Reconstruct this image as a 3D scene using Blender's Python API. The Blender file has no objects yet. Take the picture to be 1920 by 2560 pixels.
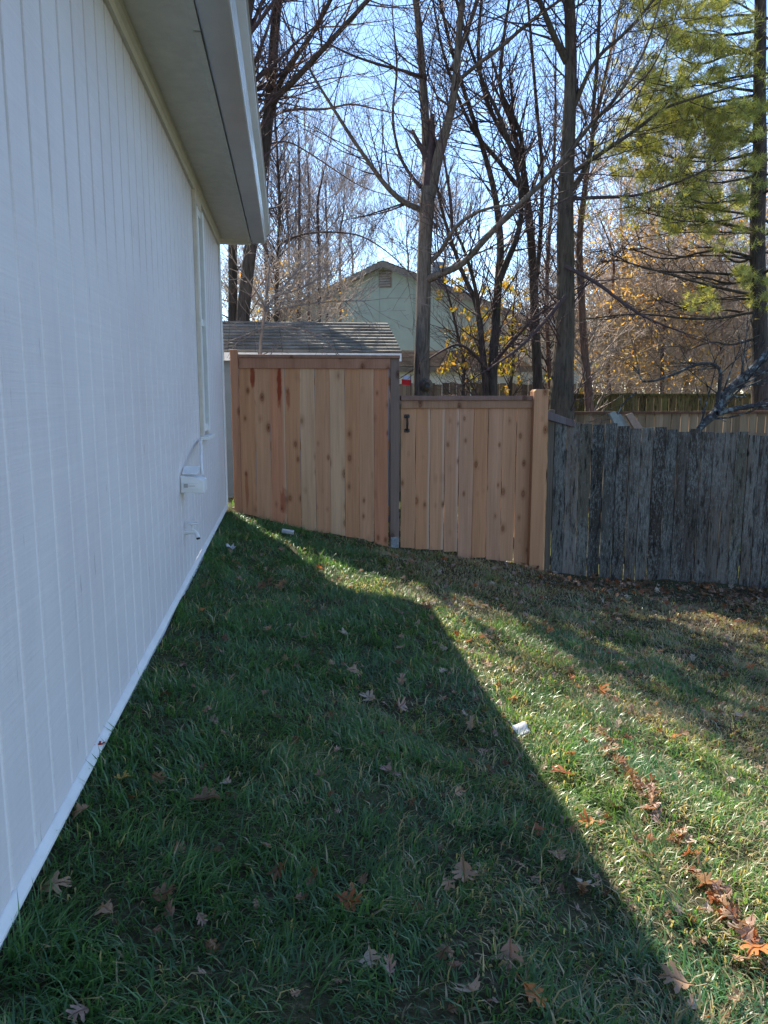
import bpy, math, random
import numpy as np
from mathutils import Vector, Matrix
R = math.radians
random.seed(7); rng = np.random.default_rng(7)
scn = bpy.context.scene
COL = scn.collection

# ---------------------------------------------------------------- camera, sky, sun, exposure
CH = 1.5
PITCH, YAW, FPX = 8.75, 7.1, 1923.0
cam_d = bpy.data.cameras.new("camera"); cam = bpy.data.objects.new("camera", cam_d); COL.objects.link(cam)
cam.location = (0, 0, CH); cam.rotation_euler = (R(90-PITCH), 0, R(-YAW))
cam_d.sensor_fit = 'VERTICAL'; cam_d.sensor_height = 24.0; cam_d.lens = FPX/2560*24.0
cam_d.clip_end = 2000; cam_d.clip_start = 0.05
scn.camera = cam
scn.render.resolution_x = 768; scn.render.resolution_y = 1024

SUN = Vector((-1.10, 2.55, 3.02)).normalized()
EL = math.asin(SUN.z); AZ = math.atan2(SUN.x, SUN.y)
w = bpy.data.worlds.new("World"); scn.world = w; w.use_nodes = True
nt = w.node_tree; bg = nt.nodes['Background']
sky = nt.nodes.new('ShaderNodeTexSky'); sky.sky_type = 'NISHITA'; sky.sun_disc = False
sky.sun_elevation = EL; sky.sun_rotation = -AZ
sky.air_density = 1.0; sky.dust_density = 0.0; sky.ozone_density = 2.4; sky.altitude = 1200
nt.links.new(sky.outputs[0], bg.inputs[0]); bg.inputs[1].default_value = 0.13
sl = bpy.data.lights.new("sun", 'SUN'); sl.energy = 5.0; sl.angle = R(0.5); sl.color = (1.0, 0.92, 0.78)
so = bpy.data.objects.new("sun", sl); COL.objects.link(so)
so.rotation_euler = SUN.to_track_quat('Z', 'Y').to_euler(); so.location = (-10, 20, 30)
scn.view_settings.view_transform = 'Standard'; scn.view_settings.look = 'None'
scn.view_settings.exposure = 1.32; scn.view_settings.gamma = 1.0

# ---------------------------------------------------------------- pixel <-> place (photo measured at 1659 x 2212)
K = 1920/1659
_th, _ps = R(PITCH), R(YAW)
_f = np.array([math.sin(_ps)*math.cos(_th), math.cos(_ps)*math.cos(_th), -math.sin(_th)])
_r = np.array([math.cos(_ps), -math.sin(_ps), 0]); _u = np.cross(_r, _f)
def ray(dx, dy): return _f + _r*(dx*K-960)/FPX - _u*(dy*K-1280)/FPX
def P(dx, dy, Y):
    d = ray(dx, dy); return Vector(d*Y/d[1]) + Vector((0, 0, CH))
def PX(dx, dy, X):
    d = ray(dx, dy); return Vector(d*X/d[0]) + Vector((0, 0, CH))
_GX = [-400, -40, -12, -4, -0.9, -0.62, 1.0, 2.55, 3.6, 5.2, 9, 20, 400]
_GZ = [1.5, .9, .7, .45, .345, .335, -.05, -.37, -.50, -.63, -.72, -.8, -.8]
def gz(x, y):
    z = np.interp(x, _GX, _GZ)
    z = z + (.022*np.sin(x*5.3+1.7*np.sin(y*2.3))*np.sin(y*4.1+x*1.9)+.010*np.sin(x*13+y*3)*np.sin(y*11-x*2))*np.clip((x+.6)*1.5, 0, 1)*(np.asarray(y) < 9)*(np.abs(x) < 9)
    z = z + .018*np.sin(x*2.1+y*1.3)*np.exp(-(np.maximum(x, 0)-2)**2/9) + .01*np.sin(y*3.1-x*1.2)
    far = np.clip((np.asarray(y)-8.5)/6, 0, 1)
    return z*(1-far) + far*(-.30)
def G(dx, dy):
    d = ray(dx, dy); t = 1.0
    for _ in range(40):
        p = d*t; z = gz(p[0], p[1])-CH
        t = t*.5 + .5*(z/d[2])
    p = d*t
    return Vector((p[0], p[1], float(gz(p[0], p[1]))))

# ---------------------------------------------------------------- materials
def N(t, kind, **kw):
    n = t.nodes.new(kind)
    for k, v in kw.items():
        if k.startswith('i_'): n.inputs[k[2:].replace('_', ' ')].default_value = v
        else: setattr(n, k, v)
    return n
def mat(name, rough=.8, spec=.3):
    m = bpy.data.materials.new(name); m.use_nodes = True
    t = m.node_tree; b = t.nodes['Principled BSDF']
    b.inputs['Roughness'].default_value = rough; b.inputs['Specular IOR Level'].default_value = spec
    return m, t, b
def mix(t, blend, fac, a, b_):
    n = t.nodes.new('ShaderNodeMix'); n.data_type = 'RGBA'; n.blend_type = blend
    for sock, v in ((n.inputs[0], fac), (n.inputs[6], a), (n.inputs[7], b_)):
        if hasattr(v, 'is_linked') or hasattr(v, 'links'): t.links.new(v, sock)
        elif isinstance(v, (int, float)): sock.default_value = v
        else: sock.default_value = (*v, 1) if len(v) == 3 else v
    return n.outputs[2]
def mp(t, sc, coord='Object', loc=(0, 0, 0)):
    c = t.nodes.new('ShaderNodeTexCoord'); m = t.nodes.new('ShaderNodeMapping')
    m.inputs['Scale'].default_value = sc; m.inputs['Location'].default_value = loc
    t.links.new(c.outputs[coord], m.inputs[0]); return m.outputs[0]
def noise(t, vec, scale=1, detail=4, rough=.6, dist=0):
    n = t.nodes.new('ShaderNodeTexNoise'); n.inputs['Scale'].default_value = scale
    n.inputs['Detail'].default_value = detail; n.inputs['Roughness'].default_value = rough
    n.inputs['Distortion'].default_value = dist
    t.links.new(vec, n.inputs['Vector']); return n.outputs['Fac']
def ramp(t, fac, stops):
    n = t.nodes.new('ShaderNodeValToRGB'); e = n.color_ramp.elements
    while len(e) < len(stops): e.new(.5)
    for el, (p, c) in zip(e, stops):
        el.position = p; el.color = (*c, 1) if not isinstance(c, (int, float)) else (c, c, c, 1)
    t.links.new(fac, n.inputs[0]); return n.outputs[0]
def bump(t, b, h, strength=.3, dist=.01):
    n = t.nodes.new('ShaderNodeBump'); n.inputs['Strength'].default_value = strength
    n.inputs['Distance'].default_value = dist
    t.links.new(h, n.inputs['Height']); t.links.new(n.outputs[0], b.inputs['Normal'])
def attr(t, name='Col'):
    n = t.nodes.new('ShaderNodeAttribute'); n.attribute_name = name; return n.outputs['Color']
def math_(t, op, a, b_=None):
    n = t.nodes.new('ShaderNodeMath'); n.operation = op
    for i, v in enumerate((a, b_)):
        if v is None: continue
        if isinstance(v, (int, float)): n.inputs[i].default_value = v
        else: t.links.new(v, n.inputs[i])
    return n.outputs[0]

def simple(name, col, rough=.7, spec=.3, nscale=20, amt=.25, bstr=.2, sc=(1, 1, 1), metal=0):
    m, t, b = mat(name, rough, spec); b.inputs['Metallic'].default_value = metal
    v = mp(t, sc); n = noise(t, v, nscale, 5)
    c = mix(t, 'MULTIPLY', 1.0, col, ramp(t, n, [(.3, 1-amt), (.7, 1+amt*.3)]))
    t.links.new(c, b.inputs['Base Color'])
    if bstr: bump(t, b, n, bstr, .004)
    return m

def siding_mat():
    m, t, b = mat('white_siding_paint', .55, .35)
    n1 = noise(t, mp(t, (3, 1.2, 170)), 1, 5, .7)          # horizontal resawn grain
    n2 = noise(t, mp(t, (30, 30, 1.2)), 1, 4)              # vertical dirt runs
    n3 = noise(t, mp(t, (1, 1, 1)), 1.3, 3)
    n4 = noise(t, mp(t, (1, 45, 4.5), loc=(3, 1, 5)), 1, 3)
    c = mix(t, 'MULTIPLY', 1.0, (.80, .765, .755), ramp(t, n1, [(.3, .94), (.62, 1.0)]))
    c = mix(t, 'MULTIPLY', 1.0, c, ramp(t, n2, [(.3, (.96, .96, .97)), (.6, 1.0)]))
    c = mix(t, 'MULTIPLY', 1.0, c, ramp(t, n3, [(.35, (.95, .93, .93)), (.6, 1.0)]))
    c = mix(t, 'MULTIPLY', 1.0, c, ramp(t, n4, [(.25, (.62, .60, .58)), (.31, 1.0)]))
    n6 = noise(t, mp(t, (2, .9, 75), loc=(1, 7, 3)), 1, 3, .6, .3)   # pale brush strokes
    c = mix(t, 'MULTIPLY', 1.0, c, ramp(t, n6, [(.52, (.972, .972, .975)), (.66, 1.0)]))
    vo = t.nodes.new('ShaderNodeTexVoronoi'); vo.inputs['Scale'].default_value = 1
    t.links.new(mp(t, (.01, 3.1, 1.7)), vo.inputs['Vector'])          # nail heads and dings
    c = mix(t, 'MULTIPLY', 1.0, c, ramp(t, vo.outputs['Distance'], [(.012, (.35, .32, .30)), (.02, 1.0)]))
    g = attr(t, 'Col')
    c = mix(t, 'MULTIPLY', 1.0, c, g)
    t.links.new(c, b.inputs['Base Color'])
    h = mix(t, 'ADD', 1.0, n1, noise(t, mp(t, (60, 60, 60)), 1, 3))
    n5 = noise(t, mp(t, (2, 3.5, 60)), 1, 4, .6, .5); h = mix(t, 'ADD', 1.0, h, n5)
    bump(t, b, h, .35, .004)
    return m
def wood_mat(name, gscale=1.0, knots=True, stains=(), rough=.75, lichen=None, strength=.5):
    m, t, b = mat(name, rough, .25)
    seed = t.nodes.new('ShaderNodeAttribute'); seed.attribute_name = 'Seed'
    tc = t.nodes.new('ShaderNodeTexCoord')
    add = t.nodes.new('ShaderNodeVectorMath'); add.operation = 'ADD'
    t.links.new(tc.outputs['Object'], add.inputs[0]); t.links.new(seed.outputs['Vector'], add.inputs[1])
    base = add.outputs[0]
    def m2(sc):
        q = t.nodes.new('ShaderNodeMapping'); q.inputs['Scale'].default_value = sc
        t.links.new(base, q.inputs[0]); return q.outputs[0]
    g1 = noise(t, m2((55*gscale, 55*gscale, 1.6*gscale)), 1, 6, .65, .6)
    g2 = noise(t, m2((9, 9, .7)), 1, 4, .6, .4)
    q_ = 1.0 if lichen else 1.22
    c = mix(t, 'MULTIPLY', 1.0, attr(t), ramp(t, g1, [(.25, (1-.42*strength)*q_), (.55, q_), (.8, 1.08*q_)]))
    c = mix(t, 'MULTIPLY', 1.0, c, ramp(t, g2, [(.3, (1-.35*strength, 1-.42*strength, 1-.5*strength)), (.58, 1.0), (.75, 1.1)]))
    if knots:
        v = t.nodes.new('ShaderNodeTexVoronoi'); v.inputs['Scale'].default_value = 1
        v.inputs['Randomness'].default_value = 1.0
        t.links.new(m2((10, .01, 5.2)), v.inputs['Vector'])
        wob = math_(t, 'ADD', v.outputs['Distance'], math_(t, 'MULTIPLY', math_(t, 'SUBTRACT', g2, .5), .10))
        sp_ = t.nodes.new('ShaderNodeSeparateColor'); t.links.new(v.outputs['Color'], sp_.inputs[0])
        wob = math_(t, 'ADD', wob, math_(t, 'MULTIPLY', math_(t, 'GREATER_THAN', sp_.outputs[0], .62), 1.0)); wob = math_(t, 'MULTIPLY', wob, math_(t, 'ADD', sp_.outputs[1], .55))
        k = ramp(t, wob, [(.04, 1.0), (.085, .5), (.11, .8), (.17, .25), (.30, 0.0)])
        c = mix(t, 'MIX', k, c, mix(t, 'MULTIPLY', 1.0, c, (.33, .20, .13)))
    for (sx, sz, rx, rz, s) in stains:
        q = t.nodes.new('ShaderNodeMapping'); q.inputs['Scale'].default_value = (1/rx, 0, 1/rz)
        q.inputs['Location'].default_value = (-sx/rx, 0, -sz/rz)
        t.links.new(tc.outputs['Object'], q.inputs[0])
        ln = t.nodes.new('ShaderNodeVectorMath'); ln.operation = 'LENGTH'; t.links.new(q.outputs[0], ln.inputs[0])
        d = math_(t, 'ADD', ln.outputs['Value'], math_(t, 'MULTIPLY', math_(t, 'SUBTRACT', noise(t, mp(t, (40, 40, 9)), 1, 4), .5), 1.5))
        k = ramp(t, d, [(.6, s), (.95, 0.0)])
        c = mix(t, 'MIX', k, c, mix(t, 'MULTIPLY', 1.0, c, (.50, .17, .10)))
    if lichen:
        l1 = noise(t, m2((70, 70, 22)), 1, 5, .8)
        l2 = noise(t, m2((2.2, 2.2, 1.1)), 1, 3)
        k = ramp(t, math_(t, 'ADD', l1, math_(t, 'MULTIPLY', l2, .45)), [(.72, 0.0), (.82, .75)])
        c = mix(t, 'MIX', k, c, lichen)
        d1 = noise(t, m2((30, 30, 5)), 1, 5, .7)
        c = mix(t, 'MULTIPLY', 1.0, c, ramp(t, d1, [(.36, .22), (.50, 1.0)]))
        # dark runs from nail heads and knots
        v = t.nodes.new('ShaderNodeTexVoronoi'); v.inputs['Scale'].default_value = 1
        t.links.new(m2((6, .01, 2.4)), v.inputs['Vector'])
        c = mix(t, 'MULTIPLY', 1.0, c, ramp(t, v.outputs['Distance'], [(.05, .15), (.11, 1.0)]))
    t.links.new(c, b.inputs['Base Color'])
    bump(t, b, g1, .5 if lichen else .3, .004)
    return m
def bark_mat(name, col, dark=.45, lich=None):
    m, t, b = mat(name, .9, .15)
    n = noise(t, mp(t, (30, 30, 4)), 1, 6, .7, .4)
    n2 = noise(t, mp(t, (3, 3, 2)), 1, 3)
    c = mix(t, 'MULTIPLY', 1.0, col, ramp(t, n, [(.35, dark), (.6, 1.15)]))
    c = mix(t, 'MULTIPLY', 1.0, c, ramp(t, n2, [(.3, (.8, .85, .85)), (.7, (1.15, 1.05, 1.0))]))
    if lich:
        l = noise(t, mp(t, (14, 14, 14)), 1, 4)
        c = mix(t, 'MIX', ramp(t, l, [(.52, 0.0), (.6, .8)]), c, lich)
    t.links.new(c, b.inputs['Base Color']); bump(t, b, n, 1.0, .02)
    return m
def leafy_mat(name, trans=.45, rough=.55, spec=.3, tsat=1.0, tcol=(1.1, 1.0, .5), vein=False):
    m, t, b = mat(name, rough, spec)
    c = attr(t)
    if vein:
        c = mix(t, 'MULTIPLY', 1.0, c, ramp(t, noise(t, mp(t, (60, 60, 60)), 1, 4), [(.3, .62), (.65, 1.15)]))
    t.links.new(c, b.inputs['Base Color'])
    tr = t.nodes.new('ShaderNodeBsdfTranslucent')
    t.links.new(mix(t, 'MULTIPLY', 1.0, c, tcol), tr.inputs[0])
    mx = t.nodes.new('ShaderNodeMixShader'); mx.inputs[0].default_value = trans
    t.links.new(b.outputs[0], mx.inputs[1]); t.links.new(tr.outputs[0], mx.inputs[2])
    t.links.new(mx.outputs[0], t.nodes['Material Output'].inputs[0])
    return m
def ground_mat():
    m, t, b = mat('soil_and_thatch', .95, .1)
    n = noise(t, mp(t, (1, 1, 1)), 45, 6, .7)
    n2 = noise(t, mp(t, (1, 1, 1)), 1.1, 4)
    c = ramp(t, n, [(.3, (.018, .016, .010)), (.55, (.07, .058, .036)), (.75, (.22, .18, .12))])
    gr = ramp(t, n, [(.3, (.022, .03, .013)), (.6, (.08, .08, .04)), (.8, (.24, .20, .12))])
    c = mix(t, 'MIX', ramp(t, n2, [(.4, 0.0), (.6, .8)]), c, gr)
    sep = t.nodes.new('ShaderNodeSeparateXYZ'); t.links.new(mp(t, (1, 1, 1)), sep.inputs[0])
    far = ramp(t, math_(t, 'DIVIDE', math_(t, 'SUBTRACT', sep.outputs['Y'], 7.6), 3.0), [(0, 0.0), (.5, 1.0)])
    yard = ramp(t, n, [(.3, (.05, .07, .02)), (.6, (.13, .14, .05)), (.8, (.30, .24, .12))])
    c = mix(t, 'MIX', far, c, yard)
    t.links.new(c, b.inputs['Base Color']); bump(t, b, n, .8, .02)
    return m
def shingle_mat(name, ca, cb, cw=.30, rh=.14):
    m, t, b = mat(name, .9, .15)
    br = t.nodes.new('ShaderNodeTexBrick'); br.offset = .5
    t.links.new(mp(t, (1, 1, 1), 'UV'), br.inputs['Vector'])
    br.inputs['Color1'].default_value = (*ca, 1); br.inputs['Color2'].default_value = (*cb, 1)
    br.inputs['Mortar'].default_value = (*[v*.6 for v in cb], 1)
    br.inputs['Scale'].default_value = 1; br.inputs['Brick Width'].default_value = cw
    br.inputs['Row Height'].default_value = rh; br.inputs['Mortar Size'].default_value = .003
    c = mix(t, 'MULTIPLY', 1.0, br.outputs[0], ramp(t, noise(t, mp(t, (1, 1, 1)), 60, 5, .8), [(.3, .6), (.65, 1.1)]))
    c = mix(t, 'MULTIPLY', 1.0, c, ramp(t, noise(t, mp(t, (1, 1, 1)), 2.5, 4), [(.35, .62), (.6, 1.1)]))
    t.links.new(c, b.inputs['Base Color']); bump(t, b, noise(t, mp(t, (1, 1, 1)), 90, 3), .5, .004)
    return m

M = {}
M['siding'] = siding_mat()
M['trim'] = simple('white_trim_paint', (.80, .79, .77), .5, .35, 9, .12, .15)
M['soffit'] = simple('soffit_paint', (.66, .63, .56), .7, .25, 14, .12, .2, (1, 1, 1))
M['fascia'] = simple('fascia_paint', (.50, .51, .51), .45, .4, 5, .12, .1)
M['gutter'] = simple('gutter_enamel', (.52, .51, .49), .20, .7, 3, .10, .08)
M['concrete'] = simple('painted_foundation', (.74, .77, .82), .7, .3, 12, .14, .4)
M['glass'] = simple('window_glass', (.05, .06, .07), .08, .6, 3, .1, 0)
M['cedar'] = wood_mat('cedar_boards', 1.0, True, ((-.335, 1.67, .03, .13, .9), (-.075, 1.60, .028, .30, .95), (.01, 1.45, .022, .13, .6), (-.05, .42, .05, .16, .55), (-.42, .55, .02, .25, .5)))
M['gate'] = wood_mat('gate_cedar_boards', 1.0, True)
M['oldwood'] = wood_mat('weathered_grey_boards', .8, False, lichen=(.21, .215, .20), strength=.9, rough=.9)
M['farwood'] = wood_mat('far_fence_boards', .8, False, strength=.9, rough=.9)
M['moss'] = wood_mat('mossy_boards', .8, False, lichen=(.12, .125, .04), strength=.9, rough=.95)
M['black'] = simple('black_iron', (.015, .015, .017), .5, .5, 30, .2, .1)
M['bark_grey'] = bark_mat('furrowed_grey_bark', (.18, .145, .12))
M['bark_dark'] = bark_mat('dark_bark', (.085, .07, .062))
M['bark_red'] = bark_mat('red_brown_bark', (.19, .12, .095))
M['bark_green'] = bark_mat('green_grey_bark', (.11, .09, .07))
M['bark_lichen'] = bark_mat('lichen_spotted_bark', (.07, .07, .072), .45, (.22, .25, .25))
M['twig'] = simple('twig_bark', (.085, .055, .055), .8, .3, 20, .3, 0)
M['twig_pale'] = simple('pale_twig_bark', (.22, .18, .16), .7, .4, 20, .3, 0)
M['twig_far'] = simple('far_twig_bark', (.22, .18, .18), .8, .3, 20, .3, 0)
M['twig_tan'] = simple('tan_twig_bark', (.42, .33, .27), .8, .3, 20, .3, 0)
M['grass'] = leafy_mat('grass_blades', .48, .34, .6, tcol=(1.5, 1.4, .6))
M['leaf'] = leafy_mat('dry_oak_leaf', .32, .5, .35, tcol=(1.3, .85, .45), vein=True)
M['needle'] = leafy_mat('pine_needles', .55, .5, .3, tcol=(1.25, 1.15, .35))
M['yleaf'] = leafy_mat('autumn_leaves', .6, .5, .3, tcol=(1.3, 1.1, .4))
M['ground'] = ground_mat()
M['shingle'] = shingle_mat('grey_cream_shingles', (.34, .315, .27), (.20, .19, .175), .33, .14)
M['shingle_tan'] = shingle_mat('tan_shingles', (.36, .29, .23), (.28, .22, .17), .33, .14)
M['shingle_grey'] = shingle_mat('grey_shingles', (.33, .30, .28), (.25, .23, .22), .33, .14)
M['greenwall'] = simple('pale_green_siding', (.32, .365, .33), .8, .2, 3, .10, .1)
M['bluewall'] = simple('blue_grey_shed_wall', (.16, .20, .235), .8, .2, 6, .12, .1)
M['whitewall'] = simple('white_painted_wall', (.72, .74, .74), .8, .2, 3, .08, .1)
M['greytrim'] = simple('grey_brown_trim', (.20, .17, .15), .8, .2, 8, .2, .1)
M['red'] = simple('red_cloth', (.70, .03, .04), .7, .2, 8, .15, 0)
M['paleblue'] = simple('pale_blue_cloth', (.55, .60, .80), .7, .2, 8, .1, 0)
M['plastic'] = simple('white_scrap', (.48, .48, .50), .5, .4, 20, .1, .1)
M['cut_grey'] = simple('grey_green_cut_wood', (.27, .29, .27), .8, .2, 30, .2, .2)
M['cut_tan'] = simple('brown_cut_wood', (.33, .23, .17), .8, .2, 30, .2, .2)
M['caulk'] = simple('warm_stained_trim', (.66, .59, .50), .7, .2, 10, .2, .1)

# ---------------------------------------------------------------- mesh helpers
def link(o, parent=None):
    COL.objects.link(o)
    if parent is not None:
        o.parent = parent; o.matrix_parent_inverse = Matrix.Translation(-parent.location) if parent.location.length else Matrix()
    return o
def tag(o, label=None, cat=None, group=None, kind=None):
    if label: o['label'] = label
    if cat: o['category'] = cat
    if group: o['group'] = group
    if kind: o['kind'] = kind
    return o
def empty(name, loc, label=None, cat=None, group=None):
    o = bpy.data.objects.new(name, None); o.location = loc; COL.objects.link(o); o.empty_display_size = .2
    return tag(o, label, cat, group)
class MB:
    """collects boxes / prisms (python lists) and vectorised pieces (numpy)"""
    def __init__(s): s.v = []; s.f = []; s.c = []; s.s = []; s.uv = {}
    def add(s, vs, fs, col=(1, 1, 1), seed=None):
        o = len(s.v); s.v += [tuple(p) for p in vs]; s.f += [tuple(i+o for i in f) for f in fs]
        sd = seed if seed is not None else (0, 0, 0)
        s.c += [(*col, 1)]*len(vs); s.s += [sd]*len(vs); return s
    def box(s, x0, x1, y0, y1, z0, z1, col=(1, 1, 1), seed=None):
        return s.add([(x0,y0,z0),(x1,y0,z0),(x1,y1,z0),(x0,y1,z0),(x0,y0,z1),(x1,y0,z1),(x1,y1,z1),(x0,y1,z1)],
              [(0,3,2,1),(4,5,6,7),(0,1,5,4),(1,2,6,5),(2,3,7,6),(3,0,4,7)], col, seed)
    def prism(s, prof, a0, a1, axis='y', col=(1, 1, 1)):
        """closed profile (u,v) extruded along axis; axis y: u=x v=z ; axis x: u=y v=z"""
        n = len(prof)
        f = (lambda u, v, a: (u, a, v)) if axis == 'y' else (lambda u, v, a: (a, u, v))
        vs = [f(u, v, a0) for u, v in prof]+[f(u, v, a1) for u, v in prof]
        fs = [(i, (i+1) % n, n+(i+1) % n, n+i) for i in range(n)]+[tuple(range(n))[::-1], tuple(range(n, 2*n))]
        return s.add(vs, fs, col)
    def build(s, name, m, parent=None, bevel=0, smooth=False):
        me = bpy.data.meshes.new(name); me.from_pydata(s.v, [], s.f); me.validate()
        bm_fix(me)
        if len(me.vertices) == len(s.v):
            a = me.color_attributes.new('Col', 'FLOAT_COLOR', 'POINT'); a.data.foreach_set('color', np.array(s.c, dtype=np.float32).ravel())
            a = me.attributes.new('Seed', 'FLOAT_VECTOR', 'POINT'); a.data.foreach_set('vector', np.array(s.s, dtype=np.float32).ravel())
        me.materials.append(M[m] if isinstance(m, str) else m)
        if smooth: me.polygons.foreach_set('use_smooth', [True]*len(me.polygons))
        o = bpy.data.objects.new(name, me); link(o, parent)
        if bevel:
            b = o.modifiers.new('bevel', 'BEVEL'); b.width = bevel; b.segments = 2; b.limit_method = 'ANGLE'
        return o
def bm_fix(me):
    import bmesh
    b = bmesh.new(); b.from_mesh(me); bmesh.ops.recalc_face_normals(b, faces=b.faces); b.to_mesh(me); b.free()
def np_mesh(name, V, F, m, parent=None, cols=None, smooth=False):
    """V (n,3); F (k,3|4) single arity"""
    me = bpy.data.meshes.new(name); n, k, a = len(V), len(F), F.shape[1]
    me.vertices.add(n); me.vertices.foreach_set('co', np.ascontiguousarray(V, dtype=np.float32).ravel())
    me.loops.add(k*a); me.loops.foreach_set('vertex_index', np.ascontiguousarray(F, dtype=np.int32).ravel())
    me.polygons.add(k); me.polygons.foreach_set('loop_start', np.arange(0, k*a, a, dtype=np.int32))
    me.update(calc_edges=True)
    if cols is not None:
        c = np.ones((n, 4), dtype=np.float32); c[:, :3] = cols
        at = me.color_attributes.new('Col', 'FLOAT_COLOR', 'POINT'); at.data.foreach_set('color', c.ravel())
    me.materials.append(M[m])
    if smooth: me.polygons.foreach_set('use_smooth', np.ones(k, dtype=bool))
    o = bpy.data.objects.new(name, me); link(o, parent); return o
class Tubes:
    def __init__(s): s.d = {}
    def add(s, pts, rad, sides=3):
        s.d.setdefault((len(pts), sides), []).append((pts, rad))
    def arrays(s):
        Vs, Fs, off = [], [], 0
        for (n, sd), L in s.d.items():
            Pn = np.array([[tuple(q) for q in p] for p, _ in L], dtype=np.float64); Rn = np.array([r for _, r in L])
            T = np.gradient(Pn, axis=1); T /= np.linalg.norm(T, axis=2, keepdims=True)+1e-9
            ref = np.zeros_like(T); ref[..., 0] = .35; ref[..., 1] = .93; ref[..., 2] = .11
            A = np.cross(T, ref); A /= np.linalg.norm(A, axis=2, keepdims=True)+1e-9
            Bv = np.cross(T, A)
            th = np.arange(sd)*2*math.pi/sd
            ring = Pn[:, :, None, :] + Rn[:, :, None, None]*(np.cos(th)[None, None, :, None]*A[:, :, None, :]+np.sin(th)[None, None, :, None]*Bv[:, :, None, :])
            B = len(L); Vs.append(ring.reshape(-1, 3))
            b = np.arange(B)[:, None, None]*n*sd; i = np.arange(n-1)[None, :, None]*sd; j = np.arange(sd)[None, None, :]; j2 = (j+1) % sd
            F = np.stack([b+i+j, b+i+j2, b+i+sd+j2, b+i+sd+j], axis=-1).reshape(-1, 4)+off
            Fs.append(F); off += B*n*sd
        return np.concatenate(Vs), np.concatenate(Fs)
    def build(s, name, m, parent=None):
        V, F = s.arrays(); return np_mesh(name, V, F, m, parent, np.ones((len(V), 3)), smooth=True)

# ================================================================ GROUND
xs = np.unique(np.concatenate([np.linspace(-400, -10, 14), np.linspace(-10, -1, 19), np.linspace(-1, 9, 126), np.linspace(9, 20, 12), np.linspace(20, 400, 14)]))
ys = np.unique(np.concatenate([np.linspace(-300, -4, 12), np.linspace(-4, 9, 150), np.linspace(9, 30, 24), np.linspace(30, 500, 16)]))
XX, YY = np.meshgrid(xs, ys, indexing='ij'); ZZ = gz(XX, YY)
nz = np.sin(XX*17.3+YY*9.1)*np.sin(YY*21.7-XX*5.3)*.006+np.sin(XX*5.1-YY*7.7)*.006
ZZ = ZZ + nz*((XX > -1) & (XX < 9) & (YY < 9) & (YY > -4))
V = np.stack([XX, YY, ZZ], -1).reshape(-1, 3); nx, ny = len(xs), len(ys)
I = (np.arange(nx-1)[:, None]*ny+np.arange(ny-1)[None, :]).ravel()
g = np_mesh('ground', V, np.stack([I, I+ny, I+ny+1, I+1], -1), 'ground', None, None, True); tag(g, kind='structure')

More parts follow.
